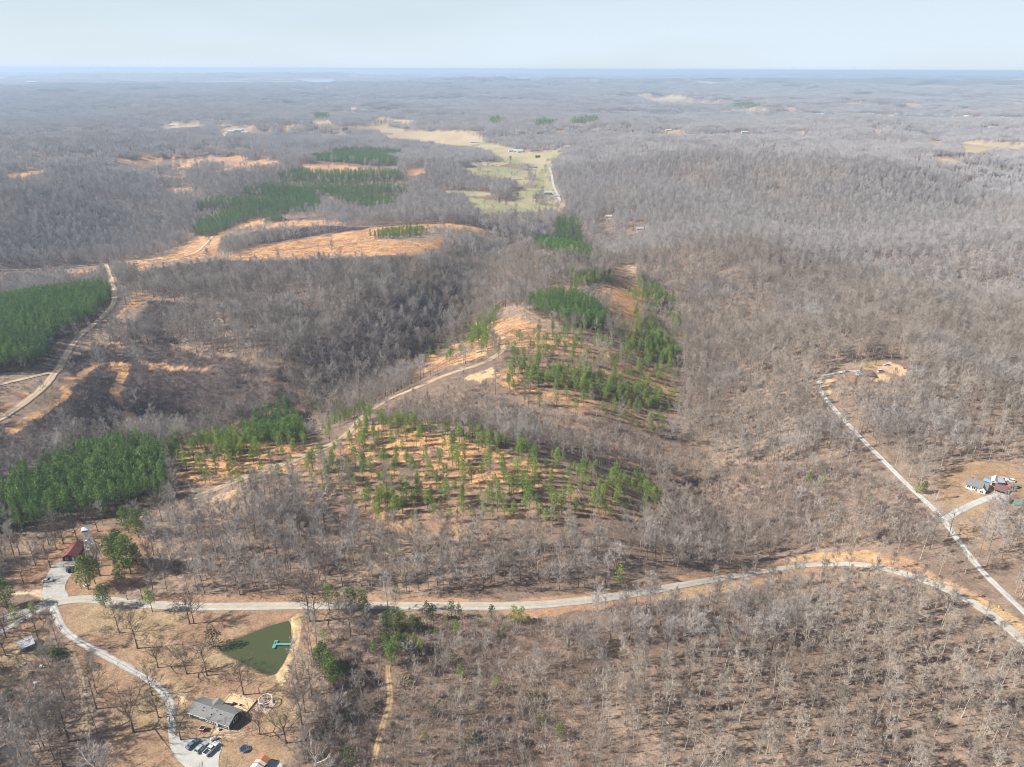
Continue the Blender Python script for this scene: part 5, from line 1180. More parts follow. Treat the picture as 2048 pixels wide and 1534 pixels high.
# --- farm and village buildings in the distance
CLEAR = []     # (x, y, radius) kept free of trees
def farm(uv, L, D, h, rise, rz, wall_m, roof_m, label, name='farmhouse', cat='house', group=None, z=0.0):
    t = thing(name, label, cat, at1(*uv, z), rz, group); gable(t, L, D, h, rise, wall_m, roof_m, .5, 2.0); CLEAR.append((t.location.x, t.location.y, L * .8 + 4)); return t
M_BARN = mat('barn_red', (0.27, 0.06, 0.045), (0.2, 0.05, 0.04), scale=1)
F_LIST = [((1088, 390), 17, 11, 5, 3, 5, M_CREAM, M_TIN, 'white-roofed barn in the valley field by the edge of the woods', 'barn', 'barn'),
 ((1078, 392), 9, 7, 3, 2, 15, M_BARN, M_TIN, 'small red barn left of the white-roofed valley barn', 'barn', 'barn'), ((1107, 394), 13, 8, 3, 2, -10, M_GREYW, M_TING, 'blue-grey farmhouse at the foot of the valley road', 'farmhouse', 'house'),
 ((1018, 304), 24, 14, 5, 4, 10, M_WTRIM, M_TIN, 'white farm building at the left of the valley farmstead', 'barn', 'barn'), ((1027, 305), 30, 14, 5, 4, -5, M_WTRIM, M_TIN, 'long white farm building in the middle of the valley farmstead', 'barn', 'barn'), ((1035, 306), 18, 12, 5, 3, 12, M_CREAM, M_TIN, 'white farmhouse at the right of the valley farmstead', 'farmhouse', 'house'),
 ((1055, 336), 22, 10, 4, 3, 0, M_CREAM, M_TING, 'grey-roofed house among bare trees between the valley fields', 'farmhouse', 'house'), ((1071, 335), 12, 9, 4, 3, 80, M_WTRIM, M_TIN, 'small white shed right of the grey-roofed valley house', 'shed', 'shed'),
 ((1071, 316), 14, 9, 4, 3, 0, M_POLE, M_BLK, 'small dark hut in the upper valley field', 'shed', 'shed'), ((1132, 297), 14, 10, 5, 3, 20, M_WTRIM, M_TIN, 'white house on the wooded slope right of the valley farmstead', 'farmhouse', 'house'), ((942, 286), 30, 11, 4, 3, 0, M_WTRIM, M_TIN, 'long white barn beside the far bend of the road', 'barn', 'barn'),
 ((338, 252), 44, 13, 5, 3, 0, M_WTRIM, M_TIN, 'long white barn on the far hay field at left', 'barn', 'barn'), ((302, 219), 34, 18, 7, 4, 0, M_WTRIM, M_TIN, 'white building in a far clearing at upper left', 'farmhouse', 'house'),
 ((672, 276), 22, 16, 9, 4, 0, M_WTRIM, M_TIN, 'tall white house at the right end of a small hamlet behind the pine stand', 'farmhouse', 'house'), ((640, 279), 24, 14, 5, 4, 0, M_CREAM, M_TING, 'grey-roofed house in the hamlet behind the pine stand', 'farmhouse', 'house'), ((652, 277), 20, 14, 5, 4, 30, M_WTRIM, M_TING, 'white-walled house in the middle of the hamlet behind the pine stand', 'farmhouse', 'house'),
 ((455, 266), 26, 16, 6, 4, 0, M_WTRIM, M_TIN, 'white house at the left of the far hill village', 'farmhouse', 'house'), ((468, 264), 30, 16, 6, 4, 10, M_CREAM, M_TIN, 'cream house in the middle of the far hill village', 'farmhouse', 'house'), ((482, 268), 26, 16, 6, 4, -10, M_WTRIM, M_TIN, 'white house at the right of the far hill village', 'farmhouse', 'house'), ((495, 271), 22, 16, 6, 4, 0, M_WTRIM, M_TING, 'lone white house just right of the far hill village', 'farmhouse', 'house'),
 ((685, 262), 20, 14, 6, 4, 0, M_POLE, M_BLK, 'dark barn at the left end of the far straw fields', 'barn', 'barn'), ((1738, 322), 15, 8, 4, 2.5, 35, M_WTRIM, M_TIN, 'white house alone in the grey woods left of the straw fields', 'farmhouse', 'house'), ((1274, 461), 15, 8, 3.4, 2, 0, M_GREYW, M_TING, 'grey house in the wooded hollow beyond the ridge pines', 'farmhouse', 'house'),
 ((1211, 436), 12, 7, 3, 2, 0, M_WTRIM, M_TIN, 'small white house in the clearing below the valley', 'farmhouse', 'house'), ((2024, 261), 26, 14, 5, 4, 0, M_WTRIM, M_TIN, 'white building on a far slope near the right edge', 'farmhouse', 'house'), ((1979, 256), 20, 12, 5, 3, 0, M_WTRIM, M_TIN, 'white house below the far village at right', 'farmhouse', 'house'),
 ((1331, 263), 22, 12, 5, 3, 0, M_WTRIM, M_TIN, 'white house beside a small far field right of centre', 'farmhouse', 'house'), ((1484, 267), 22, 12, 5, 3, 0, M_CREAM, M_TIN, 'cream house in the far woods right of centre', 'farmhouse', 'house'), ((1437, 202), 30, 16, 6, 4, 0, M_WTRIM, M_TIN, 'white building by the long far straw field', 'farmhouse', 'house')]
M_FARW = mat('weathered_white_wall', (0.48, 0.48, 0.46), (0.4, 0.4, 0.385), scale=1)
M_FART = mat('weathered_tin', (0.44, 0.45, 0.46), (0.36, 0.37, 0.38), scale=.7, rough=.5)
MUTE = {M_WTRIM: M_FARW, M_CREAM: M_FARW, M_TIN: M_FART}
for uv, L, D, h, rise, a, wm, rm, lb, nm, ct in F_LIST: wm, rm = MUTE.get(wm, wm), MUTE.get(rm, rm); farm(uv, L, D, h, rise, R(a), wm, rm, lb, nm, ct)
VILL = [(1631, 230), (1640, 230), (1735, 229), (1747, 230), (1762, 231), (1777, 233), (1790, 229), (1869, 232), (1885, 231), (1908, 235), (1927, 234), (1947, 234), (1962, 236), (1984, 238), (2008, 236), (2031, 238)]
for i, uv in enumerate(VILL):
    lb = 'white house of the far village strung along the skyline ridge at right'
    wm, rm = (M_FARW, M_FART) if i % 3 else (M_FARW, M_TING)
    if uv[0] == 1947: wm, rm, lb = M_BARN, M_BARN, 'large red-roofed house in the far village at right'
    farm(uv, 18 + 5 * (i % 3), 12, 6, 4, R(25 * (i % 5) - 40), wm, rm, lb, 'farmhouse', 'house', 'houses of the far village')

# --- poles, signs, fence
def pole(uv, top, label, m_=M_POLE, arm=True, rz=0.0):
    b = at1(*uv); h = tall(b, top); t = thing('utility_pole', label, 'utility pole', b, rz)
    MB().tube((0, 0, -.4), (0, 0, h), .15, .10, 8).build('post', m_, t)
    if arm:
        MB().box((0, 0, h - .6), (2.2, .12, .14)).build('crossarm', M_POLE, t)
        for x in (-.95, 0.35, .95): MB().tube((x, 0, h - .53), (x, 0, h - .3), .05, k=6).build('insulator', M_STEEL, t)
pole((800, 1197), 1174, 'wooden utility pole on the grass strip above the straight road'); pole((1873, 999), 972, 'pale utility pole standing in the grass left of the white house', M_PALEP)
pole((163, 1178), 1155, 'thin pole with a white fitting at the edge of the gravel lot', M_POLE, False); pole((221, 700), 684, 'wooden pole with crossarm above the dirt road on the far hill', M_POLE); pole((1722, 734), 722, 'pale pole behind the red-roofed house in the clearing', M_PALEP, False)
def sign(uv, rz, label):
    b = at1(*uv); t = thing('road_sign', label, 'road sign', b, rz)
    MB().tube((0, 0, -.2), (0, 0, 2.4), .05, k=6).build('post', M_STEEL, t); MB().box((0, -.07, 2.6), (.9, .03, .9), 0, (R(45), 'Y')).build('sign_plate', M_SIGN, t)
sign((1700, 1117), R(40), 'yellow warning sign on the verge at the top of the road bend'); sign((1798, 1135), R(60), 'yellow warning sign on the verge right of the bend top'); sign((1994, 1222), R(80), 'yellow warning sign beside the road where the gravel lane draws near')
f0, f1 = at1(597, 1428), at1(566, 1530); t = thing('wire_fence', 'thin wire fence along the right side of the lawn', 'fence', f0); n = 12
wz = [[], []]
for i in range(n):
    q = f0.lerp(f1, i / (n - 1)); q.z = gz(q.x, q.y); q = q - f0
    MB().tube(q - Vector((0, 0, .2)), q + Vector((0, 0, 1.2)), .06, k=5).build('post', M_PALEP, t)
    for k, z in enumerate((.55, 1.05)): wz[k].append(q + Vector((0, 0, z)))
for w_ in wz: MB().path(w_, [.015] * n, 3).build('wire', M_STEEL, t)
# ------------------------------------------------------------------ where everything grows
RNG = np.random.default_rng(7)
def grid(step, r0, r1, box=None):
    if box is None: x0, x1, y0, y1 = -r1 * .8, r1 * .8, 60, r1
    else: (x0, y0), (x1, y1) = box
    xs = np.arange(x0, x1, step); ys = np.arange(y0, y1, step)
    X, Y = np.meshgrid(xs, ys); X = X.ravel() + RNG.uniform(-.5, .5, X.size) * step; Y = Y.ravel() + RNG.uniform(-.5, .5, Y.size) * step
    r = np.hypot(X, Y); k = (r >= r0) & (r < r1) & (np.abs(X) < 1.25 * Y + 30); X, Y = X[k], Y[k]
    uv = proj(np.stack([X, Y, np.zeros_like(X)], 1)); k = (uv[:, 0] > -170) & (uv[:, 0] < 2220) & (uv[:, 1] < 1660) & (uv[:, 1] > 60)
    return X[k], Y[k]
def pts(X, Y): return np.stack([X, Y, height(X, Y)], 1)
SEDGE_ALL = LC['sedge'] + LC['sedge_far']; OPEN = LC['yard'] + LC['verge'] + LC['no_trees'] + LC['field'] + LC['hay'] + LC['house_yard'] + LC['bare_soil'] + LC['pond_bank'] + LC['cabin_ground'] + LC['sandy']
def hides(P, polys, hgt, fr=(.35, .7, 1.0)):
    """would a tree of this height, standing here, stand in front of one of these open places?"""
    k = np.zeros(len(P), bool)
    for f in fr:
        uv = proj(P + np.array([0, 0, hgt * f])); k |= anyin(uv[:, 0], uv[:, 1], polys)
    return k
def hides_road(P, hgt, keys):
    k = np.zeros(len(P), bool); dist = np.linalg.norm(P - np.array([0, 0, CAM_H]), axis=1)
    for f in (.3, .6, .9):
        uv = proj(P + np.array([0, 0, hgt * f]))
        for q in keys: k |= seg_dist(uv[:, 0], uv[:, 1], np.array(ROADS[q][0], float)) < .45 * ROADS[q][1] * FPX / dist + 1
    return k
def built(X, Y, extra, hgt):
    k = np.zeros(len(X), bool); m_ = CAM_H / (CAM_H - hgt)
    for x, y, r_ in CLEAR:
        k |= np.hypot(X - x, Y - y) < r_ + extra
        for f in (.5, 1): k |= np.hypot(X * (1 + (m_ - 1) * f) - x, Y * (1 + (m_ - 1) * f) - y) < r_
    return k
SOIL = LC['field'] + LC['hay'] + LC['sedge_far'] + LC['sedge'][6:] + LC['bare_soil']
SOIL_P = LCP['field'] + LCP['hay'] + LCP['sedge_far'] + LCP['sedge'][6:] + LCP['bare_soil']
# --- bare deciduous woods
X, Y = grid(5.4, 90, 1900)
p = 0.70 + 0.55 * fbm(X / 70, Y / 70, 131, 3)
p = np.where(np.hypot(X, Y) < 330, p * .95, p)
j = np.clip(np.hypot(X, Y) / 120, 1.5, 8)
PX, PY = X + j * vnoise(X / 14, Y / 14, 133), Y + j * vnoise(X / 14 + 9, Y / 14, 134)
th = anyin(PX, PY, LC['thicket'])
p[th] *= .55
p[anyin(PX, PY, LC['sapling'])] = .10; p[anyin(PX, PY, LC['dark_slash'])] = .10; p[anyin(PX, PY, LC['cut_ground'])] = .13
p[anyin(PX, PY, SEDGE_ALL)] = .012; p[anyin(PX, PY, OPEN)] = 0; p[anyin(PX, PY, PINE_DENSE)] = 0; p[on_road(X, Y, 1.8)] = 0
p[built(X, Y, 2, 10)] = 0; Q = pts(X, Y)
p[hides(Q, SOIL_P, 14, (.2, .4, .6, .8, 1))] *= .03; p[hides(Q, PINE_DENSE_P, 10, (.5, 1))] *= .15; p[hides(Q, PINE_STRIP_P, 13, (.3, .65, 1))] *= .12; p[hides(Q, LCP['sedge'][:6] + LCP['house_yard'], 11)] *= .3
p[hides_road(Q, 14, ('main',))] *= .4; p[hides_road(Q, 13, [q for q in ROADS if q != 'main'])] *= .08
fl = anyin(X, Y, LC['field'] + LC['hay']) & ~on_road(X, Y, 3); p[fl] = np.where(np.abs(fbm(X[fl] / 170, Y[fl] / 170, 171, 2)) < .035, .55, 0.004)      # hedgerows
k = RNG.random(len(X)) < p; X, Y, th = X[k], Y[k], th[k]
BARE = pts(X, Y); b_r = np.hypot(X, Y); b_s = RNG.uniform(.62, 1.22, len(X)) * np.where(th, .62, 1.0) * (1 + .08 * fbm(X / 120, Y / 120, 140, 2))
uvb = proj(BARE); b_px = b_s / np.linalg.norm(BARE - np.array([0, 0, CAM_H]), axis=1)
leftish = (uvb[:, 0] < 780 + 260 * fbm(X / 90, Y / 90, 141, 2)) | (fbm(X / 60, Y / 60, 142, 2) > .3)
vis = (uvb[:, 0] > 6) & (uvb[:, 0] < 2042) & (uvb[:, 1] > 150) & (uvb[:, 1] < 1560)
# --- the far woods in patches
X, Y = grid(25, 1880, 5000); hedge = anyin(X, Y, LC['field'] + LC['hay']) & (np.abs(fbm(X / 170, Y / 170, 171, 2)) < .03)
ok = ~anyin(X, Y, SOIL + SEDGE_ALL + PINE_DENSE + PINE_FAR) & ~on_road(X, Y, 8) & ~hides(pts(X, Y), SOIL_P, 15) & ~built(X, Y, 22, 14) & ~hides(pts(X, Y), PINE_DENSE_P + PINE_FAR_P, 8) & (RNG.random(len(X)) < .93)
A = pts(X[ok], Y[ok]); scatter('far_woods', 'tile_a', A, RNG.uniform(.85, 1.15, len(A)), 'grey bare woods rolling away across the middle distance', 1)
X, Y = grid(52, 4950, 10500); ok = ~anyin(X, Y, LC['hay'] + PINE_FAR) & ~hides(pts(X, Y), LCP['hay'], 14)
ok &= ~built(X, Y, 60, 20)
for p_, lv, c, e in LAKE_C: ok &= ~in_poly(X, Y, p_)
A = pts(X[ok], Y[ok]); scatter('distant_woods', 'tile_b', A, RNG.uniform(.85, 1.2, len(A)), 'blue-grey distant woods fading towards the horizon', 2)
# --- pines
def sample(polys, step, prob, rmax=1e9, clump=None):
    out = []
    for q in polys:
        lo, hi = q.min(0), q.max(0)
        X, Y = grid(step, 80, 1e9, (lo, hi))
        if not len(X): continue
        k = in_poly(X, Y, q, min(6, step)) & ~on_road(X, Y, 1.0) & (np.hypot(X, Y) < rmax)
        pr_ = np.full(len(X), prob)
        if clump: pr_ = prob * np.clip(.55 + 1.9 * fbm(X / clump, Y / clump, 150, 2), 0.05, 1.6)
        k &= RNG.random(len(X)) < pr_; out.append(np.stack([X[k], Y[k]], 1))
    q = np.concatenate(out); return pts(q[:, 0], q[:, 1])
near_dense = [q for q in PINE_DENSE if np.hypot(*q.mean(0)) < 1000]; far_dense = [q for q in PINE_DENSE if np.hypot(*q.mean(0)) >= 1000]
PD = sample(near_dense, 4.0, .95); PF = sample(far_dense, 6.0, .95); PF2 = sample(PINE_FAR, 14, .8)
PS = np.concatenate([sample(PINE_STRIP, 5.2, 1.2, clump=26), sample(PINE_SPARSE[:1], 6.0, .66), sample(PINE_SPARSE[1:], 6.3, .5)])
pd_s = RNG.uniform(.8, 1.12, len(PD)) * (1 + .06 * fbm(PD[:, 0] / 40, PD[:, 1] / 40, 155, 2)); ps_s = RNG.uniform(.45, .92, len(PS)) * np.where(RNG.random(len(PS)) < .25, .6, 1)
A = np.concatenate([PF, PF2]); scatter('far_pine_stands', 'far_pines', A, np.concatenate([RNG.uniform(.8, 1.1, len(PF)), RNG.uniform(.9, 1.3, len(PF2))]), 'dark green pine plantations beyond the orange grass hill', 3, sx=1.05)
# --- the 300 pines and 300 bare trees that show largest become things of their own (below); the rest stay masses
TREES = []      # (name, mesh pair, point, height scale, width scale, label, category, group)
def take(P, s, n_take, ok):
    d = s / np.linalg.norm(P - np.array([0, 0, CAM_H]), axis=1); d = np.where(ok, d, 0); o = np.argsort(-d)[:n_take]
    m_ = np.zeros(len(P), bool); m_[o[d[o] > 0]] = True; return m_
def place_name(u, v, kind):
    """which stretch of the photograph a tree stands in, by things one can find"""
    if kind == 'bare':
        if v > 1500: return 'bottom edge'
        if u < 330: return 'bare grey tree in the loose wood at the lower left corner'
        if u < 775: return 'bare grey tree in the brush between the house lawn and the sandy track'
        if u < 1240: return 'slender bare tree in the brushy wood right of the sandy track'
        if u < 1560: return 'slender pale bare tree in the open wood below the straight of the road'
        return 'slender pale bare tree in the wood inside the road bend at lower right'
    return ''
def rest(name, key, P, s, label, seed, **kw):
    if len(P): return scatter(name, key, P, s, label, seed, **kw)
# --- undergrowth
def under(polys, step, prob, rmax, clump=None): return sample(polys, step, prob, rmax, clump)
X, Y = grid(3.9, 90, 900); pr_ = .28 + .45 * fbm(X / 30, Y / 30, 160, 3); pr_[anyin(X, Y, LC['thicket'])] += .55
ok = (RNG.random(len(X)) < pr_) & ~anyin(X, Y, OPEN + SEDGE_ALL + PINE_DENSE) & ~on_road(X, Y, 1.2)
A = pts(X[ok], Y[ok]); scatter('undergrowth', 'brush', A, RNG.uniform(.35, 1.1, len(A)), 'twiggy brown undergrowth beneath the bare trees', 4)
A = under(LC['dark_slash'], 2.6, .95, 1300); A = A[~anyin(A[:, 0], A[:, 1], SEDGE_ALL) & ~hides(A, SOIL_P, 2.2, (1,)) & ~hides_road(A, 2.5, list(ROADS))]; scatter('dark_brush', 'dark_brush', A, RNG.uniform(.5, 1.1, len(A)), 'dark leafless brush covering the cut slope left of the ridge', 5)
A = under(LC['thicket'], 2.5, .9, 700, 26); scatter('thicket_brush', 'dark_brush', A, RNG.uniform(.4, 1.0, len(A)), 'dark leafless shrubs crowding the brushy ground beside the road', 11)
A = under(LC['thicket'], 2.1, .66, 700); scatter('brushy_saplings', 'saplings', A, RNG.uniform(.35, .95, len(A)), 'tangled grey saplings of the brushy ground beside the road', 10)
A = under(LC['sapling'], 2.3, .8, 900); scatter('sapling_thicket', 'saplings', A, RNG.uniform(.6, 1.05, len(A)), 'dense thicket of thin grey saplings between the two cut-over knolls', 6)
A = under(LC['sedge'], 2.2, .55, 1250, 14); scatter('broom_sedge_grass', 'sedge', A, RNG.uniform(.6, 1.2, len(A)), 'orange broom sedge grass over the cut-over ridge', 7)
A = under(LC['cut_ground'] + LC['sedge'][:6], 3.6, .55, 640); scatter('logging_slash', 'slash', A, RNG.uniform(.5, 1.2, len(A)), 'grey logging slash strewn over the cut-over ground', 8)
A = under(LC['cut_ground'] + LC['sedge'][:6], 6.0, .35, 700, 30); scatter('cutover_brush', 'brush', A, RNG.uniform(.25, .6, len(A)), 'low brown brush among the thinned pines', 9)
# ------------------------------------------------------------------ trees that are things of their own
def plant(name, pair, P, hs, ws, rz, label, cat, group=None):
    o = thing(name, label, cat, P, rz, group); o.scale = (ws, ws, hs)
    link('trunk', pair[0], o); link('crown', pair[1], o); return o
cnt = {}
HAND = []
def hand(name, pairs, H0, u, v, top, label, cat='tree', group=None, wide=1.0):
    b = at1(u, v); h = max(1.5, tall(b, top)); i = cnt.get(name, 0); cnt[name] = i + 1; s = h / H0; HAND.append((b.x, b.y))
    return plant(name, pairs[i % len(pairs)], b, s, s * wide, (i * 2.1) % 6.28, label, cat, group)
# --- bare trees of the yard, by base and top in the photograph
YARD = [(275, 1297, 1236, 'large bare oak in the middle of the lawn left of the pond'), (239, 1266, 1214, 'bare oak at the lawn corner nearest the road junction'), (379, 1248, 1194, 'left of two bare trees standing together below the road'), (388, 1247, 1199, 'right of two bare trees standing together below the road'),
 (316, 1336, 1296, 'bare oak on the lawn between the driveway and the big oak'), (374, 1348, 1303, 'bare oak in the middle of the row above the driveway bend'), (414, 1351, 1297, 'bare oak nearest the left tip of the pond'), (305, 1391, 1342, 'slender bare tree leaning over the driveway'), (193, 1418, 1356, 'rounded bare oak beside the two-wheel track'),
 (130, 1401, 1348, 'bare tree left of the two-wheel track'), (267, 1465, 1398, 'broad bare oak on the lower lawn left of the driveway'), (318, 1435, 1394, 'bare oak close to the left edge of the driveway'), (362, 1480, 1426, 'bare oak at the corner of the parking pad before the house'), (184, 1517, 1472, 'bare oak right of the two-wheel track near the bottom edge'),
 (138, 1483, 1410, 'tall bare tree just left of the two-wheel track'), (487, 1390, 1333, 'rounded bare oak standing alone behind the ranch house'), (520, 1469, 1424, 'bare tree right of the ranch house wall'), (573, 1486, 1430, 'bare tree at the right edge of the lawn above the shed'), (604, 1449, 1384, 'pale bare tree at the lawn edge right of the swing frame'),
 (611, 1425, 1368, 'pale slim bare tree just behind the lawn edge tree'), (623, 1390, 1333, 'bare tree below the big roadside pines'), (82, 1293, 1230, 'large bare tree behind the tin shed'), (12, 1275, 1232, 'bare tree beside the gravel lane at the left edge'), (12, 1311, 1270, 'bare tree left of the tin shed'), (127, 1534, 1490, 'bare tree at the bottom edge beside the two-wheel track'),
 (620, 1243, 1170, 'tall vase-shaped bare elm at the roadside, left of a pair'), (631, 1244, 1176, 'tall bare elm at the roadside, right of a pair'), (701, 1272, 1215, 'bare oak standing below the roadside pines'), (200, 1152, 1093, 'bare oak between the lookout tower and the pine clump'), (155, 1080, 1033, 'bare oak right behind the red cabin roof'), (101, 1136, 1086, 'bare tree at the upper left of the gravel lot'),
 (72, 1132, 1090, 'bare tree left of the gravel lot tree'), (113, 1099, 1060, 'bare tree left of the cabin'), (98, 1089, 1048, 'bare tree farther left behind the cabin'), (127, 1088, 1050, 'bare tree just left of the cabin roof ridge'), (196, 1063, 1020, 'bare oak behind the lookout tower cab'), (304, 1135, 1090, 'bare tree right of the cabin pine clump'), (330, 1150, 1105, 'bare tree above the road right of the pine clump'),
 (47, 1166, 1128, 'bushy bare tree left of the white car'), (20, 1140, 1100, 'bare tree near the left edge above the gravel lot'), (40, 1110, 1070, 'bare tree in the row left of the cabin'), (8, 1120, 1078, 'bare tree at the left edge below the plantation'), (255, 1200, 1165, 'small bare tree on the verge above the road'), (285, 1196, 1160, 'bare tree on the verge right of the roadside pine')]
for i in range(0, len(YARD)):
    u, v, top, lb = YARD[i]; hand('bare_tree', OAK_M, 14.2, u, v, top, lb, wide=1.12 if v > 1240 else .95)
LOOSE = [(89, 1495, 1420), (103, 1489, 1425), (122, 1469, 1410), (82, 1503, 1440), (33, 1462, 1400), (21, 1454, 1395), (101, 1468, 1405), (60, 1490, 1430), (45, 1520, 1460), (20, 1510, 1450), (75, 1530, 1470), (10, 1480, 1420), (110, 1520, 1460), (60, 1440, 1385), (95, 1440, 1380)]
for u, v, top in LOOSE: hand('bare_tree', GREYW_M, 16.5, u, v, top, 'slim bare grey tree in the loose wood left of the two-wheel track', group='bare trees of the nearest woods', wide=1.2)
dt = bare_tree(77, 9, 3.2, .3, 9, 4, 1, .06, .9, forks=2, trunk_r=.28, up=.4)
hand('dead_tree', [(dt[0].mesh('trunk', M_DEAD), dt[1].mesh('crown', M_DEAD))], 9, 634, 1538, 1500, 'bleached white dead tree at the bottom edge')
# --- pines standing out one by one
PN = [('b', 177, 1179, 1113, 'left pine of the pair beside the gravel lot'), ('b', 191, 1168, 1112, 'right pine of the pair beside the gravel lot'), ('b', 262, 1148, 1072, 'tall pine in the centre of the clump right of the tower'), ('b', 248, 1136, 1062, 'pine at the top of the clump right of the tower'), ('b', 230, 1131, 1070, 'pine at the left of the clump right of the tower'), ('b', 276, 1130, 1090, 'pine at the right of the clump right of the tower'),
 ('b', 244, 1172, 1129, 'pine at the lower end of the clump right of the tower'), ('b', 211, 1216, 1170, 'lone pine at the near edge of the road by the junction'), ('p', 305, 1224, 1175, 'slim young pine beside the road right of the junction'), ('b', 278, 1076, 1018, 'tall olive pine at the front edge of the plantation'), ('b', 258, 1066, 1012, 'broad pine left of the tall olive plantation-edge pine'), ('b', 302, 1068, 1025, 'round-topped pine right of the tall olive pine'),
 ('b', 16, 1214, 1156, 'broad olive pine at the left edge above the road junction'), ('l', 33, 1242, 1210, 'small pine between the two lanes at the left edge'), ('l', 68, 1230, 1205, 'small spiky pine beside the junction of the lanes'), ('b', 648, 1330, 1284, 'largest pine at the upper left of the dark clump beside the lawn'), ('b', 640, 1342, 1296, 'pine at the lawn edge of the dark clump'), ('b', 668, 1374, 1318, 'pine at the lower end of the dark clump beside the lawn'), ('b', 660, 1358, 1302, 'pine in the middle of the dark clump beside the lawn'),
 ('l', 650, 1284, 1256, 'small yellow-green pine above the dark clump'), ('b', 694, 1350, 1320, 'squat dark pine right of the dark clump'), ('p', 659, 1221, 1168, 'slim roadside pine left of the others'), ('p', 678, 1221, 1184, 'short pale roadside pine between two taller ones'), ('b', 703, 1224, 1175, 'full green roadside pine above the road'), ('b', 727, 1226, 1180, 'full green roadside pine with a leaning top'),
 ('b', 775, 1261, 1222, 'leftmost pine of the clump just below the road'), ('b', 790, 1264, 1220, 'second pine from the left of the clump just below the road'), ('b', 806, 1263, 1222, 'third pine of the clump just below the road'), ('b', 826, 1266, 1230, 'fourth pine of the clump just below the road'), ('b', 839, 1264, 1234, 'rightmost pine of the clump just below the road'),
 ('b', 775, 1303, 1265, 'upper left pine of the clump at the head of the sandy track'), ('b', 796, 1312, 1266, 'upper middle pine of the clump at the head of the sandy track'), ('b', 784, 1331, 1285, 'lowest pine of the clump at the head of the sandy track'), ('b', 812, 1303, 1268, 'upper right pine of the clump at the head of the sandy track'), ('p', 829, 1294, 1266, 'pine right of the sandy track clump'), ('p', 841, 1308, 1276, 'lower pine right of the sandy track clump'), ('p', 748, 1312, 1281, 'lone pine left of the sandy track clump'),
 ('l', 892, 1249, 1231, 'small bright pine just below the second cedar pair'), ('l', 911, 1270, 1240, 'tall thin bright pine in the brush below the cedars'), ('l', 872, 1272, 1254, 'round small pine in the brush below the first cedars'), ('l', 921, 1355, 1328, 'single bright green pine in the middle of the brush'), ('l', 993, 1376, 1353, 'dark small pine in the brush right of the bright one'), ('l', 1014, 1385, 1372, 'tiny bright pine beside the dark small pine'), ('l', 953, 1253, 1236, 'small pale pine below the road at centre'),
 ('l', 1011, 1260, 1246, 'small pine below the yellow-green roadside pines, upper'), ('l', 997, 1274, 1259, 'small pine below the yellow-green roadside pines, lower'), ('l', 1028, 1244, 1210, 'bright yellow-green pine at the roadside, left one'), ('l', 1043, 1246, 1214, 'bright yellow-green pine at the roadside, middle one'), ('l', 1057, 1246, 1230, 'low yellow-green pine at the roadside, right one'), ('l', 850, 1477, 1460, 'small olive pine in the lower brush'),
 ('l', 1239, 1166, 1130, 'lone slim pine above the road right of centre'), ('l', 1118, 1470, 1445, 'small bright pine at the left edge of the open wood'), ('l', 1639, 1222, 1200, 'small green pine inside the road bend'), ('l', 1868, 1445, 1428, 'tiny olive pine in the wood at lower right'), ('l', 1617, 965, 942, 'left of two round young pines in the reddish brush'), ('l', 1645, 968, 946, 'right of two round young pines in the reddish brush'), ('l', 1738, 1005, 988, 'young pine alone in the reddish brush near the lane'), ('l', 1660, 1012, 995, 'young pine at the lower side of the reddish brush'), ('l', 1510, 955, 940, 'young pine at the left side of the reddish brush'),
 ('b', 1845, 988, 962, 'green pine beside the lane before the white house'), ('l', 1832, 986, 964, 'pale green pine touching the lane left of the white house'), ('l', 1733, 735, 722, 'small pine behind the red-roofed house'), ('l', 1677, 733, 722, 'small pine left behind the red-roofed house'), ('l', 1750, 732, 720, 'spreading small pine behind the house clearing')]
KIND = {'b': (BIGP_M, 17), 'p': (PINE_M, 16), 'l': (LIT_M, 7)}
for kd, u, v, top, lb in PN: hand('pine_tree', KIND[kd][0], KIND[kd][1], u, v, top, lb, wide=1.05)
CD = [(428, 1293, 1256, 'dark cedar at the left tip of the pond', 1.5), (855, 1240, 1202, 'left cedar of the first pair beside the road', 1), (866, 1242, 1208, 'right cedar of the first pair beside the road', 1.1), (903, 1236, 1201, 'left cedar of the second pair beside the road', 1), (918, 1237, 1206, 'right cedar of the second pair beside the road', .9), (984, 1237, 1210, 'single dark cedar beside the road', 1.1),
 (793, 1186, 1165, 'dark cedar at the edge of the woods above the road', 1), (1137, 1300, 1284, 'small dark cedar alone in the brush at centre', 1), (788, 1464, 1444, 'dark cedar just right of the sandy track', 1.3), (700, 1528, 1494, 'dark cedar in the brush left of the sandy track', 1.4), (684, 1516, 1498, 'small dark cedar beside the brush cedar', 1.2), (1008, 395, 382, 'tall dark cedar in the upper valley field', .9), (1012, 410, 400, 'broad dark cedar in the lower valley field', 1.4), (999, 408, 395, 'narrow dark cedar left of the broad field cedar', .8),
 (1073, 406, 388, 'big dark cedar by the white-roofed barn', 1.6), (1035, 394, 384, 'dark cedar in the hedge of the valley field', 1.3), (983, 392, 380, 'dark cedar at the left hedge of the valley field', 1.1), (1021, 322, 312, 'dark cedar clump by the upper valley field', 1.8), (1266, 462, 450, 'dark cedar left of the hollow house', .8), (1288, 464, 452, 'dark cedar right of the hollow house', .8), (1303, 466, 455, 'dark cedar farthest right of the hollow house', .8), (222, 630, 620, 'dark bush-like cedar beside the far dirt road', 1.3), (198, 645, 632, 'dark cedar below the far dirt road', 1.3)]
for u, v, top, lb, wd in CD: hand('cedar_tree', CED_M, 7.8, u, v, top, lb, wide=wd)
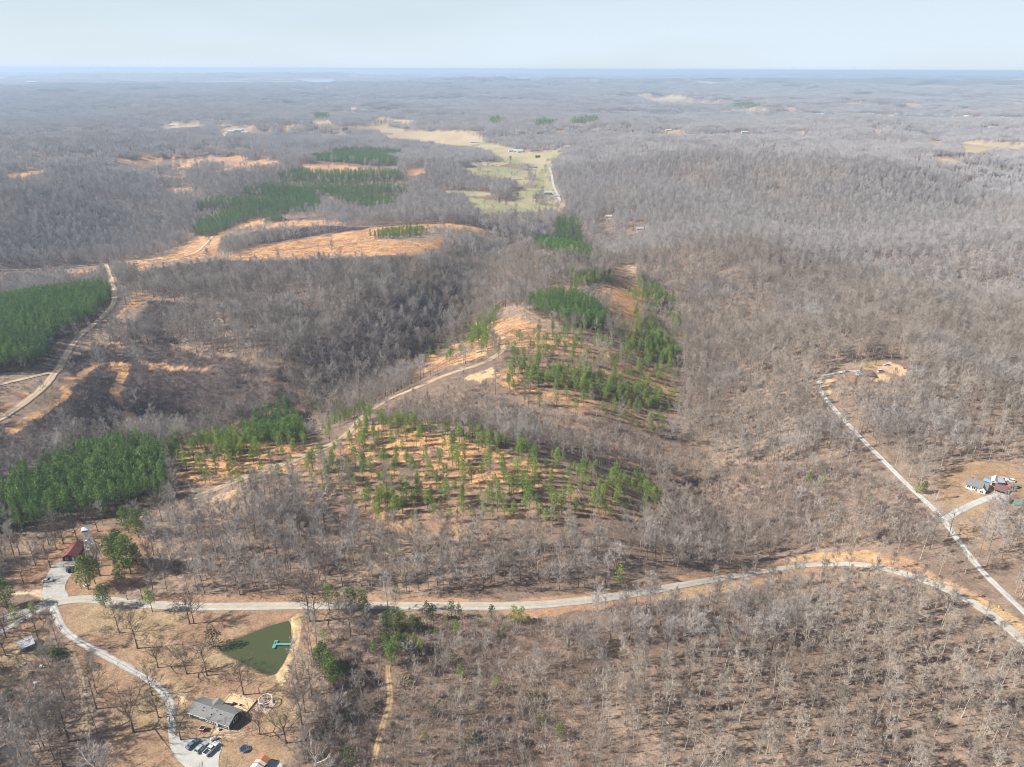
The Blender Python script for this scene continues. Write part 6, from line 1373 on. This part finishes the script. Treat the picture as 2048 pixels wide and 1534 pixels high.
SHR = [(180, 1336, 1316, 'broad olive evergreen shrub on the lawn below the driveway', 'o', 1.4), (748, 1412, 1388, 'rounded olive shrub left of the sandy track', 'o', 1.3), (812, 1366, 1340, 'pale olive shrub right of the sandy track', 'o', 1.3), (100, 1306, 1283, 'bright green vine-covered shrub beside the tin shed', 'g', 1.3), (118, 1312, 1290, 'green vine-covered shrub right of the tin shed vines', 'g', 1.5), (80, 1306, 1288, 'yellow-green shrub against the tin shed', 'g', 1.2),
 (705, 1390, 1368, 'olive shrub below the dark pine clump', 'o', 1.3), (905, 1320, 1300, 'pale olive shrub in the middle of the brush', 'o', 1.4), (1070, 1400, 1375, 'olive shrub near the right side of the brush', 'o', 1.5), (1085, 1440, 1420, 'low olive shrub at the lower right of the brush', 'o', 1.5), (690, 1440, 1418, 'grey-green shrub between lawn and sandy track', 'o', 1.3), (940, 1480, 1455, 'olive shrub in the lower brush', 'o', 1.4), (20, 1390, 1372, 'dark green shrub at the left edge of the yard', 'g', 1.2), (1050, 1490, 1470, 'olive shrub at the bottom of the brush', 'o', 1.3),
 (2030, 995, 982, 'reddish-brown shrub beside the concrete apron', 'r', 1.5), (640, 1470, 1450, 'grey-green shrub beside the lawn fence', 'o', 1.2), (870, 1420, 1398, 'faint olive shrub in the brush right of the track', 'o', 1.4), (210, 1260, 1248, 'low dark shrub on the lawn below the junction', 'r', 2.2)]
LEAF = {'o': [leafy(700 + i, 3, 3.4, 46, .3).mesh('leaves', M_OLIVE) for i in range(2)], 'g': [leafy(710 + i, 3, 3.2, 50, .34).mesh('leaves', M_GREEN) for i in range(2)], 'r': [leafy(720, 3, 3.4, 34, .24).mesh('leaves', M_RTWIG)]}
STEMS = shrub(730, 2.4, 2.0, 12, .06).mesh('stems', M_RTWIG)
for i, (u, v, top, lb, kd, wd) in enumerate(SHR):
    b = at1(u, v); h = max(1.0, tall(b, top) * .62); o = thing('shrub', lb, 'shrub', b, i * 1.3); o.scale = (h / 2.9 * wd, h / 2.9 * wd, h / 2.9); link('leaves', LEAF[kd][i % len(LEAF[kd])], o); link('stems', STEMS, o)
HX = np.array(HAND)
def off_hand(P, d):
    k = np.ones(len(P), bool)
    for x, y in HX: k &= np.hypot(P[:, 0] - x, P[:, 1] - y) > d
    return k
keep = off_hand(BARE, 4.5); BARE, b_s, b_r, uvb, leftish, vis = BARE[keep], b_s[keep], b_r[keep], uvb[keep], leftish[keep], vis[keep]
n_bare = len(YARD) + len(LOOSE); n_pine = len(PN)
# --- the nearest trees of the woods
def wood_label(u, v):
    band = 'near the bottom edge' if v > 1440 else ('in the middle depth' if v > 1330 else 'close below the road')
    if u < 330: return 'bare grey tree in the loose wood at the lower left, ' + band
    if u < 680: return 'bare grey tree in the brush just right of the lawn, ' + band
    if u < 775: return 'bare grey tree in the brush just left of the sandy track, ' + band
    if u < 920: return 'slender bare tree in the brush just right of the sandy track, ' + band
    if u < 1080: return 'slender bare tree in the middle of the brushy wood, ' + band
    if u < 1240: return 'slender bare tree at the right side of the brushy wood, ' + band
    if u < 1400: return 'slender pale bare tree in the left part of the open wood, ' + band
    if u < 1560: return 'slender pale bare tree in the right part of the open wood, ' + band
    if u < 1800: return 'slender pale bare tree in the wood inside the road bend, ' + band
    return 'slender pale bare tree in the wood at the lower right corner, ' + band
slim = (RNG.random(len(BARE)) < .72) & (b_r < 620) & ~leftish
sel = take(BARE, b_s, 300 - n_bare, vis)
rng = random.Random(5)
for i in np.where(sel)[0]:
    u, v = uvb[i]; pairs = GREYW_M if leftish[i] else (SLIM_M if slim[i] else WOOD_M)
    plant('bare_tree', pairs[rng.randrange(5)], tuple(BARE[i]), b_s[i], b_s[i] * rng.uniform(.85, 1.15), rng.uniform(0, 6.28), wood_label(u, v), 'tree', 'bare trees of the nearest woods')
near = (b_r < 1000) & ~sel
rest('slim_woods', 'slim', BARE[near & slim], b_s[near & slim], 'tall slim pale-trunked bare trees in the woods at lower right', 25)
rest('pale_woods', 'woods', BARE[near & ~leftish & ~slim], b_s[near & ~leftish & ~slim], 'pale bare hardwood trees covering the slopes at right and centre', 20)
rest('grey_woods', 'woods_grey', BARE[near & leftish], b_s[near & leftish], 'grey bare hardwood trees covering the slopes at left', 21)
k = (b_r >= 1000); rest('mid_woods', 'woods_mid', BARE[k], b_s[k], 'grey bare woods beyond the cut-over ridge', 22)
allp = np.concatenate([PD, PS]); alls = np.concatenate([pd_s, ps_s]); isd = np.arange(len(allp)) < len(PD); uvp = proj(allp)
okp = (uvp[:, 0] > 8) & (uvp[:, 0] < 2040) & (uvp[:, 1] < 1600)
front = ~isd | (RNG.random(len(allp)) < .5)
selp = take(allp, alls, 300 - n_pine, okp & front)
for i in np.where(selp)[0]:
    u, v = uvp[i]; pairs = PLANT_M if isd[i] else PINE_M
    if isd[i]:
        row = 'front row' if v > 1020 else ('second rows' if v > 985 else 'inner rows'); part = 'left end' if u < 110 else ('middle' if u < 220 else 'right end')
        lb = 'dark green pine in the %s of the near plantation, %s' % (row, part) if u < 420 else 'dark green pine in the small clump on the ridge crest'
    else:
        h_ = 'lower edge' if v > 1010 else ('lower slope' if v > 960 else ('upper slope' if v > 900 else 'crest'))
        if u < 640: lb = 'thinned green pine left of the logging road, ' + h_
        elif u < 780: lb = 'thinned green pine just right of the logging road, %s of the near knoll' % h_
        elif u < 900: lb = 'thinned green pine left of the knoll centre, %s of the near knoll' % h_
        elif u < 1020: lb = 'thinned green pine at the knoll centre, %s of the near knoll' % h_
        elif u < 1150: lb = 'thinned green pine right of the knoll centre, %s of the near knoll' % h_
        else: lb = 'green pine at the right rim, %s of the near knoll' % h_
    plant('pine_tree', pairs[rng.randrange(4)], tuple(allp[i]), alls[i], alls[i] * rng.uniform(.85, 1.1), rng.uniform(0, 6.28), lb, 'tree', 'pines of the ridge and plantation')
k = isd & ~selp; rest('pine_plantation', 'plantation', allp[k], alls[k], 'dense dark green pine plantation blocks', 23)
k = ~isd & ~selp; rest('thinned_pines', 'pines', allp[k], alls[k], 'scattered thinned green pines over the cut-over ridge', 24)
# --- fallen logs and brush piles on the cut-over ridge
LOGS = [(567, 963, 594, 978), (629, 972, 655, 990), (518, 990, 550, 1026), (548, 985, 565, 1009), (653, 961, 672, 985), (594, 1019, 618, 1032), (647, 1029, 662, 1046), (765, 965, 775, 990), (787, 992, 792, 1010), (809, 1005, 821, 1019), (534, 929, 550, 936), (728, 1044, 753, 1061), (1058, 979, 1107, 1038), (1154, 976, 1172, 1003), (1066, 994, 1075, 1017),
 (1148, 1000, 1166, 1023), (1175, 959, 1190, 976), (1207, 967, 1248, 985), (896, 970, 920, 991), (1043, 929, 1060, 944), (1084, 947, 1101, 962), (765, 962, 776, 985), (808, 997, 820, 1014), (926, 888, 938, 903), (1034, 874, 1060, 886), (1128, 1023, 1140, 1041), (1184, 1032, 1201, 1052), (1028, 1073, 1052, 1091), (961, 1146, 981, 1164), (876, 1067, 890, 1082), (940, 1061, 961, 1082), (1010, 880, 1030, 892), (1395, 1455, 1425, 1490), (1560, 1370, 1600, 1408), (1455, 1255, 1462, 1275), (1330, 1440, 1346, 1458), (1646, 900, 1658, 916), (1812, 1128, 1828, 1142)]
lm = [MB().path([(0, 0, 0), (.34, .012, .02), (.7, -.01, .01), (1, 0, 0)], [.24, .21, .17, .11], 7).mesh('trunk', M_LOG), MB().path([(0, 0, 0), (.3, -.015, .01), (.66, .01, .03), (1, .01, 0)], [.26, .22, .16, .09], 7).mesh('trunk', M_LOG)]
lbm = []
for sd in (1, 2):
    rg = random.Random(sd); q = MB()
    for _ in range(10): sliver(q, Vector((rg.uniform(.55, .98), 0, .1)), (Vector((.5, 0, .3)) + rvec(rg) * .9).normalized() * 1.0, .10, .012, rg, 0)
    lbm.append(q)
for i, (u0, v0, u1, v1) in enumerate(LOGS):
    a, b = at1(u0, v0, .22), at1(u1, v1, .2); d = b - a
    if v0 > 1200: lb = 'pale fallen log on the leaf litter of the lower right woods'
    elif u0 > 1600: lb = 'pale fallen log in the woods beside the gravel lane'
    elif u0 < 700: lb = 'grey fallen log below the logging road on the cut-over slope'
    elif v0 > 1040: lb = 'grey fallen log in the bare trees below the cut-over knoll'
    else: lb = 'grey fallen log among thinned pines on the near knoll'
    o = link('fallen_log', lm[i % 2]); o.location = a; o.rotation_euler = d.to_track_quat('X', 'Z').to_euler(); o.scale = (d.length, 1, 1); tag(o, lb, 'log', 'fallen logs on the cut-over ridge and in the woods')
PILES = [(668, 925, 'large pale brush pile beside the logging road', 4.0), (690, 935, 'smaller pale brush pile just right of the large one', 2.2), (718, 930, 'grey brush pile farther right of the logging road', 2.0), (925, 738, 'grey log pile beside the upper logging road', 3.2), (965, 745, 'grey brush pile at the upper landing', 3.2), (1100, 672, 'grey slash heap on the upper knoll', 3.0)]
for i, (u, v, lb, sz) in enumerate(PILES):
    rg = random.Random(40 + i); t = thing('brush_pile', lb, 'brush pile', at1(u, v)); q, q2 = MB(), MB()
    for j in range(70):
        a = rg.uniform(0, 6.28); r_ = rg.random() ** .6 * sz; p = Vector((math.cos(a) * r_, math.sin(a) * r_ * .8, max(0, 1.5 * (1 - r_ / sz)) * rg.random() + .08)); d = Vector((rg.uniform(-1, 1), rg.uniform(-1, 1), rg.uniform(-.25, .3))).normalized()
        if j % 3: sliver(q, p, d, rg.uniform(1, 2.6), rg.uniform(.06, .16), rg, 0)
        else: q2.tube(p - d * 1.2, p + d * 1.2, rg.uniform(.08, .16), rg.uniform(.05, .1), 5)
    q.build('branches', M_LOG, t); q2.build('logs', M_DEAD, t)
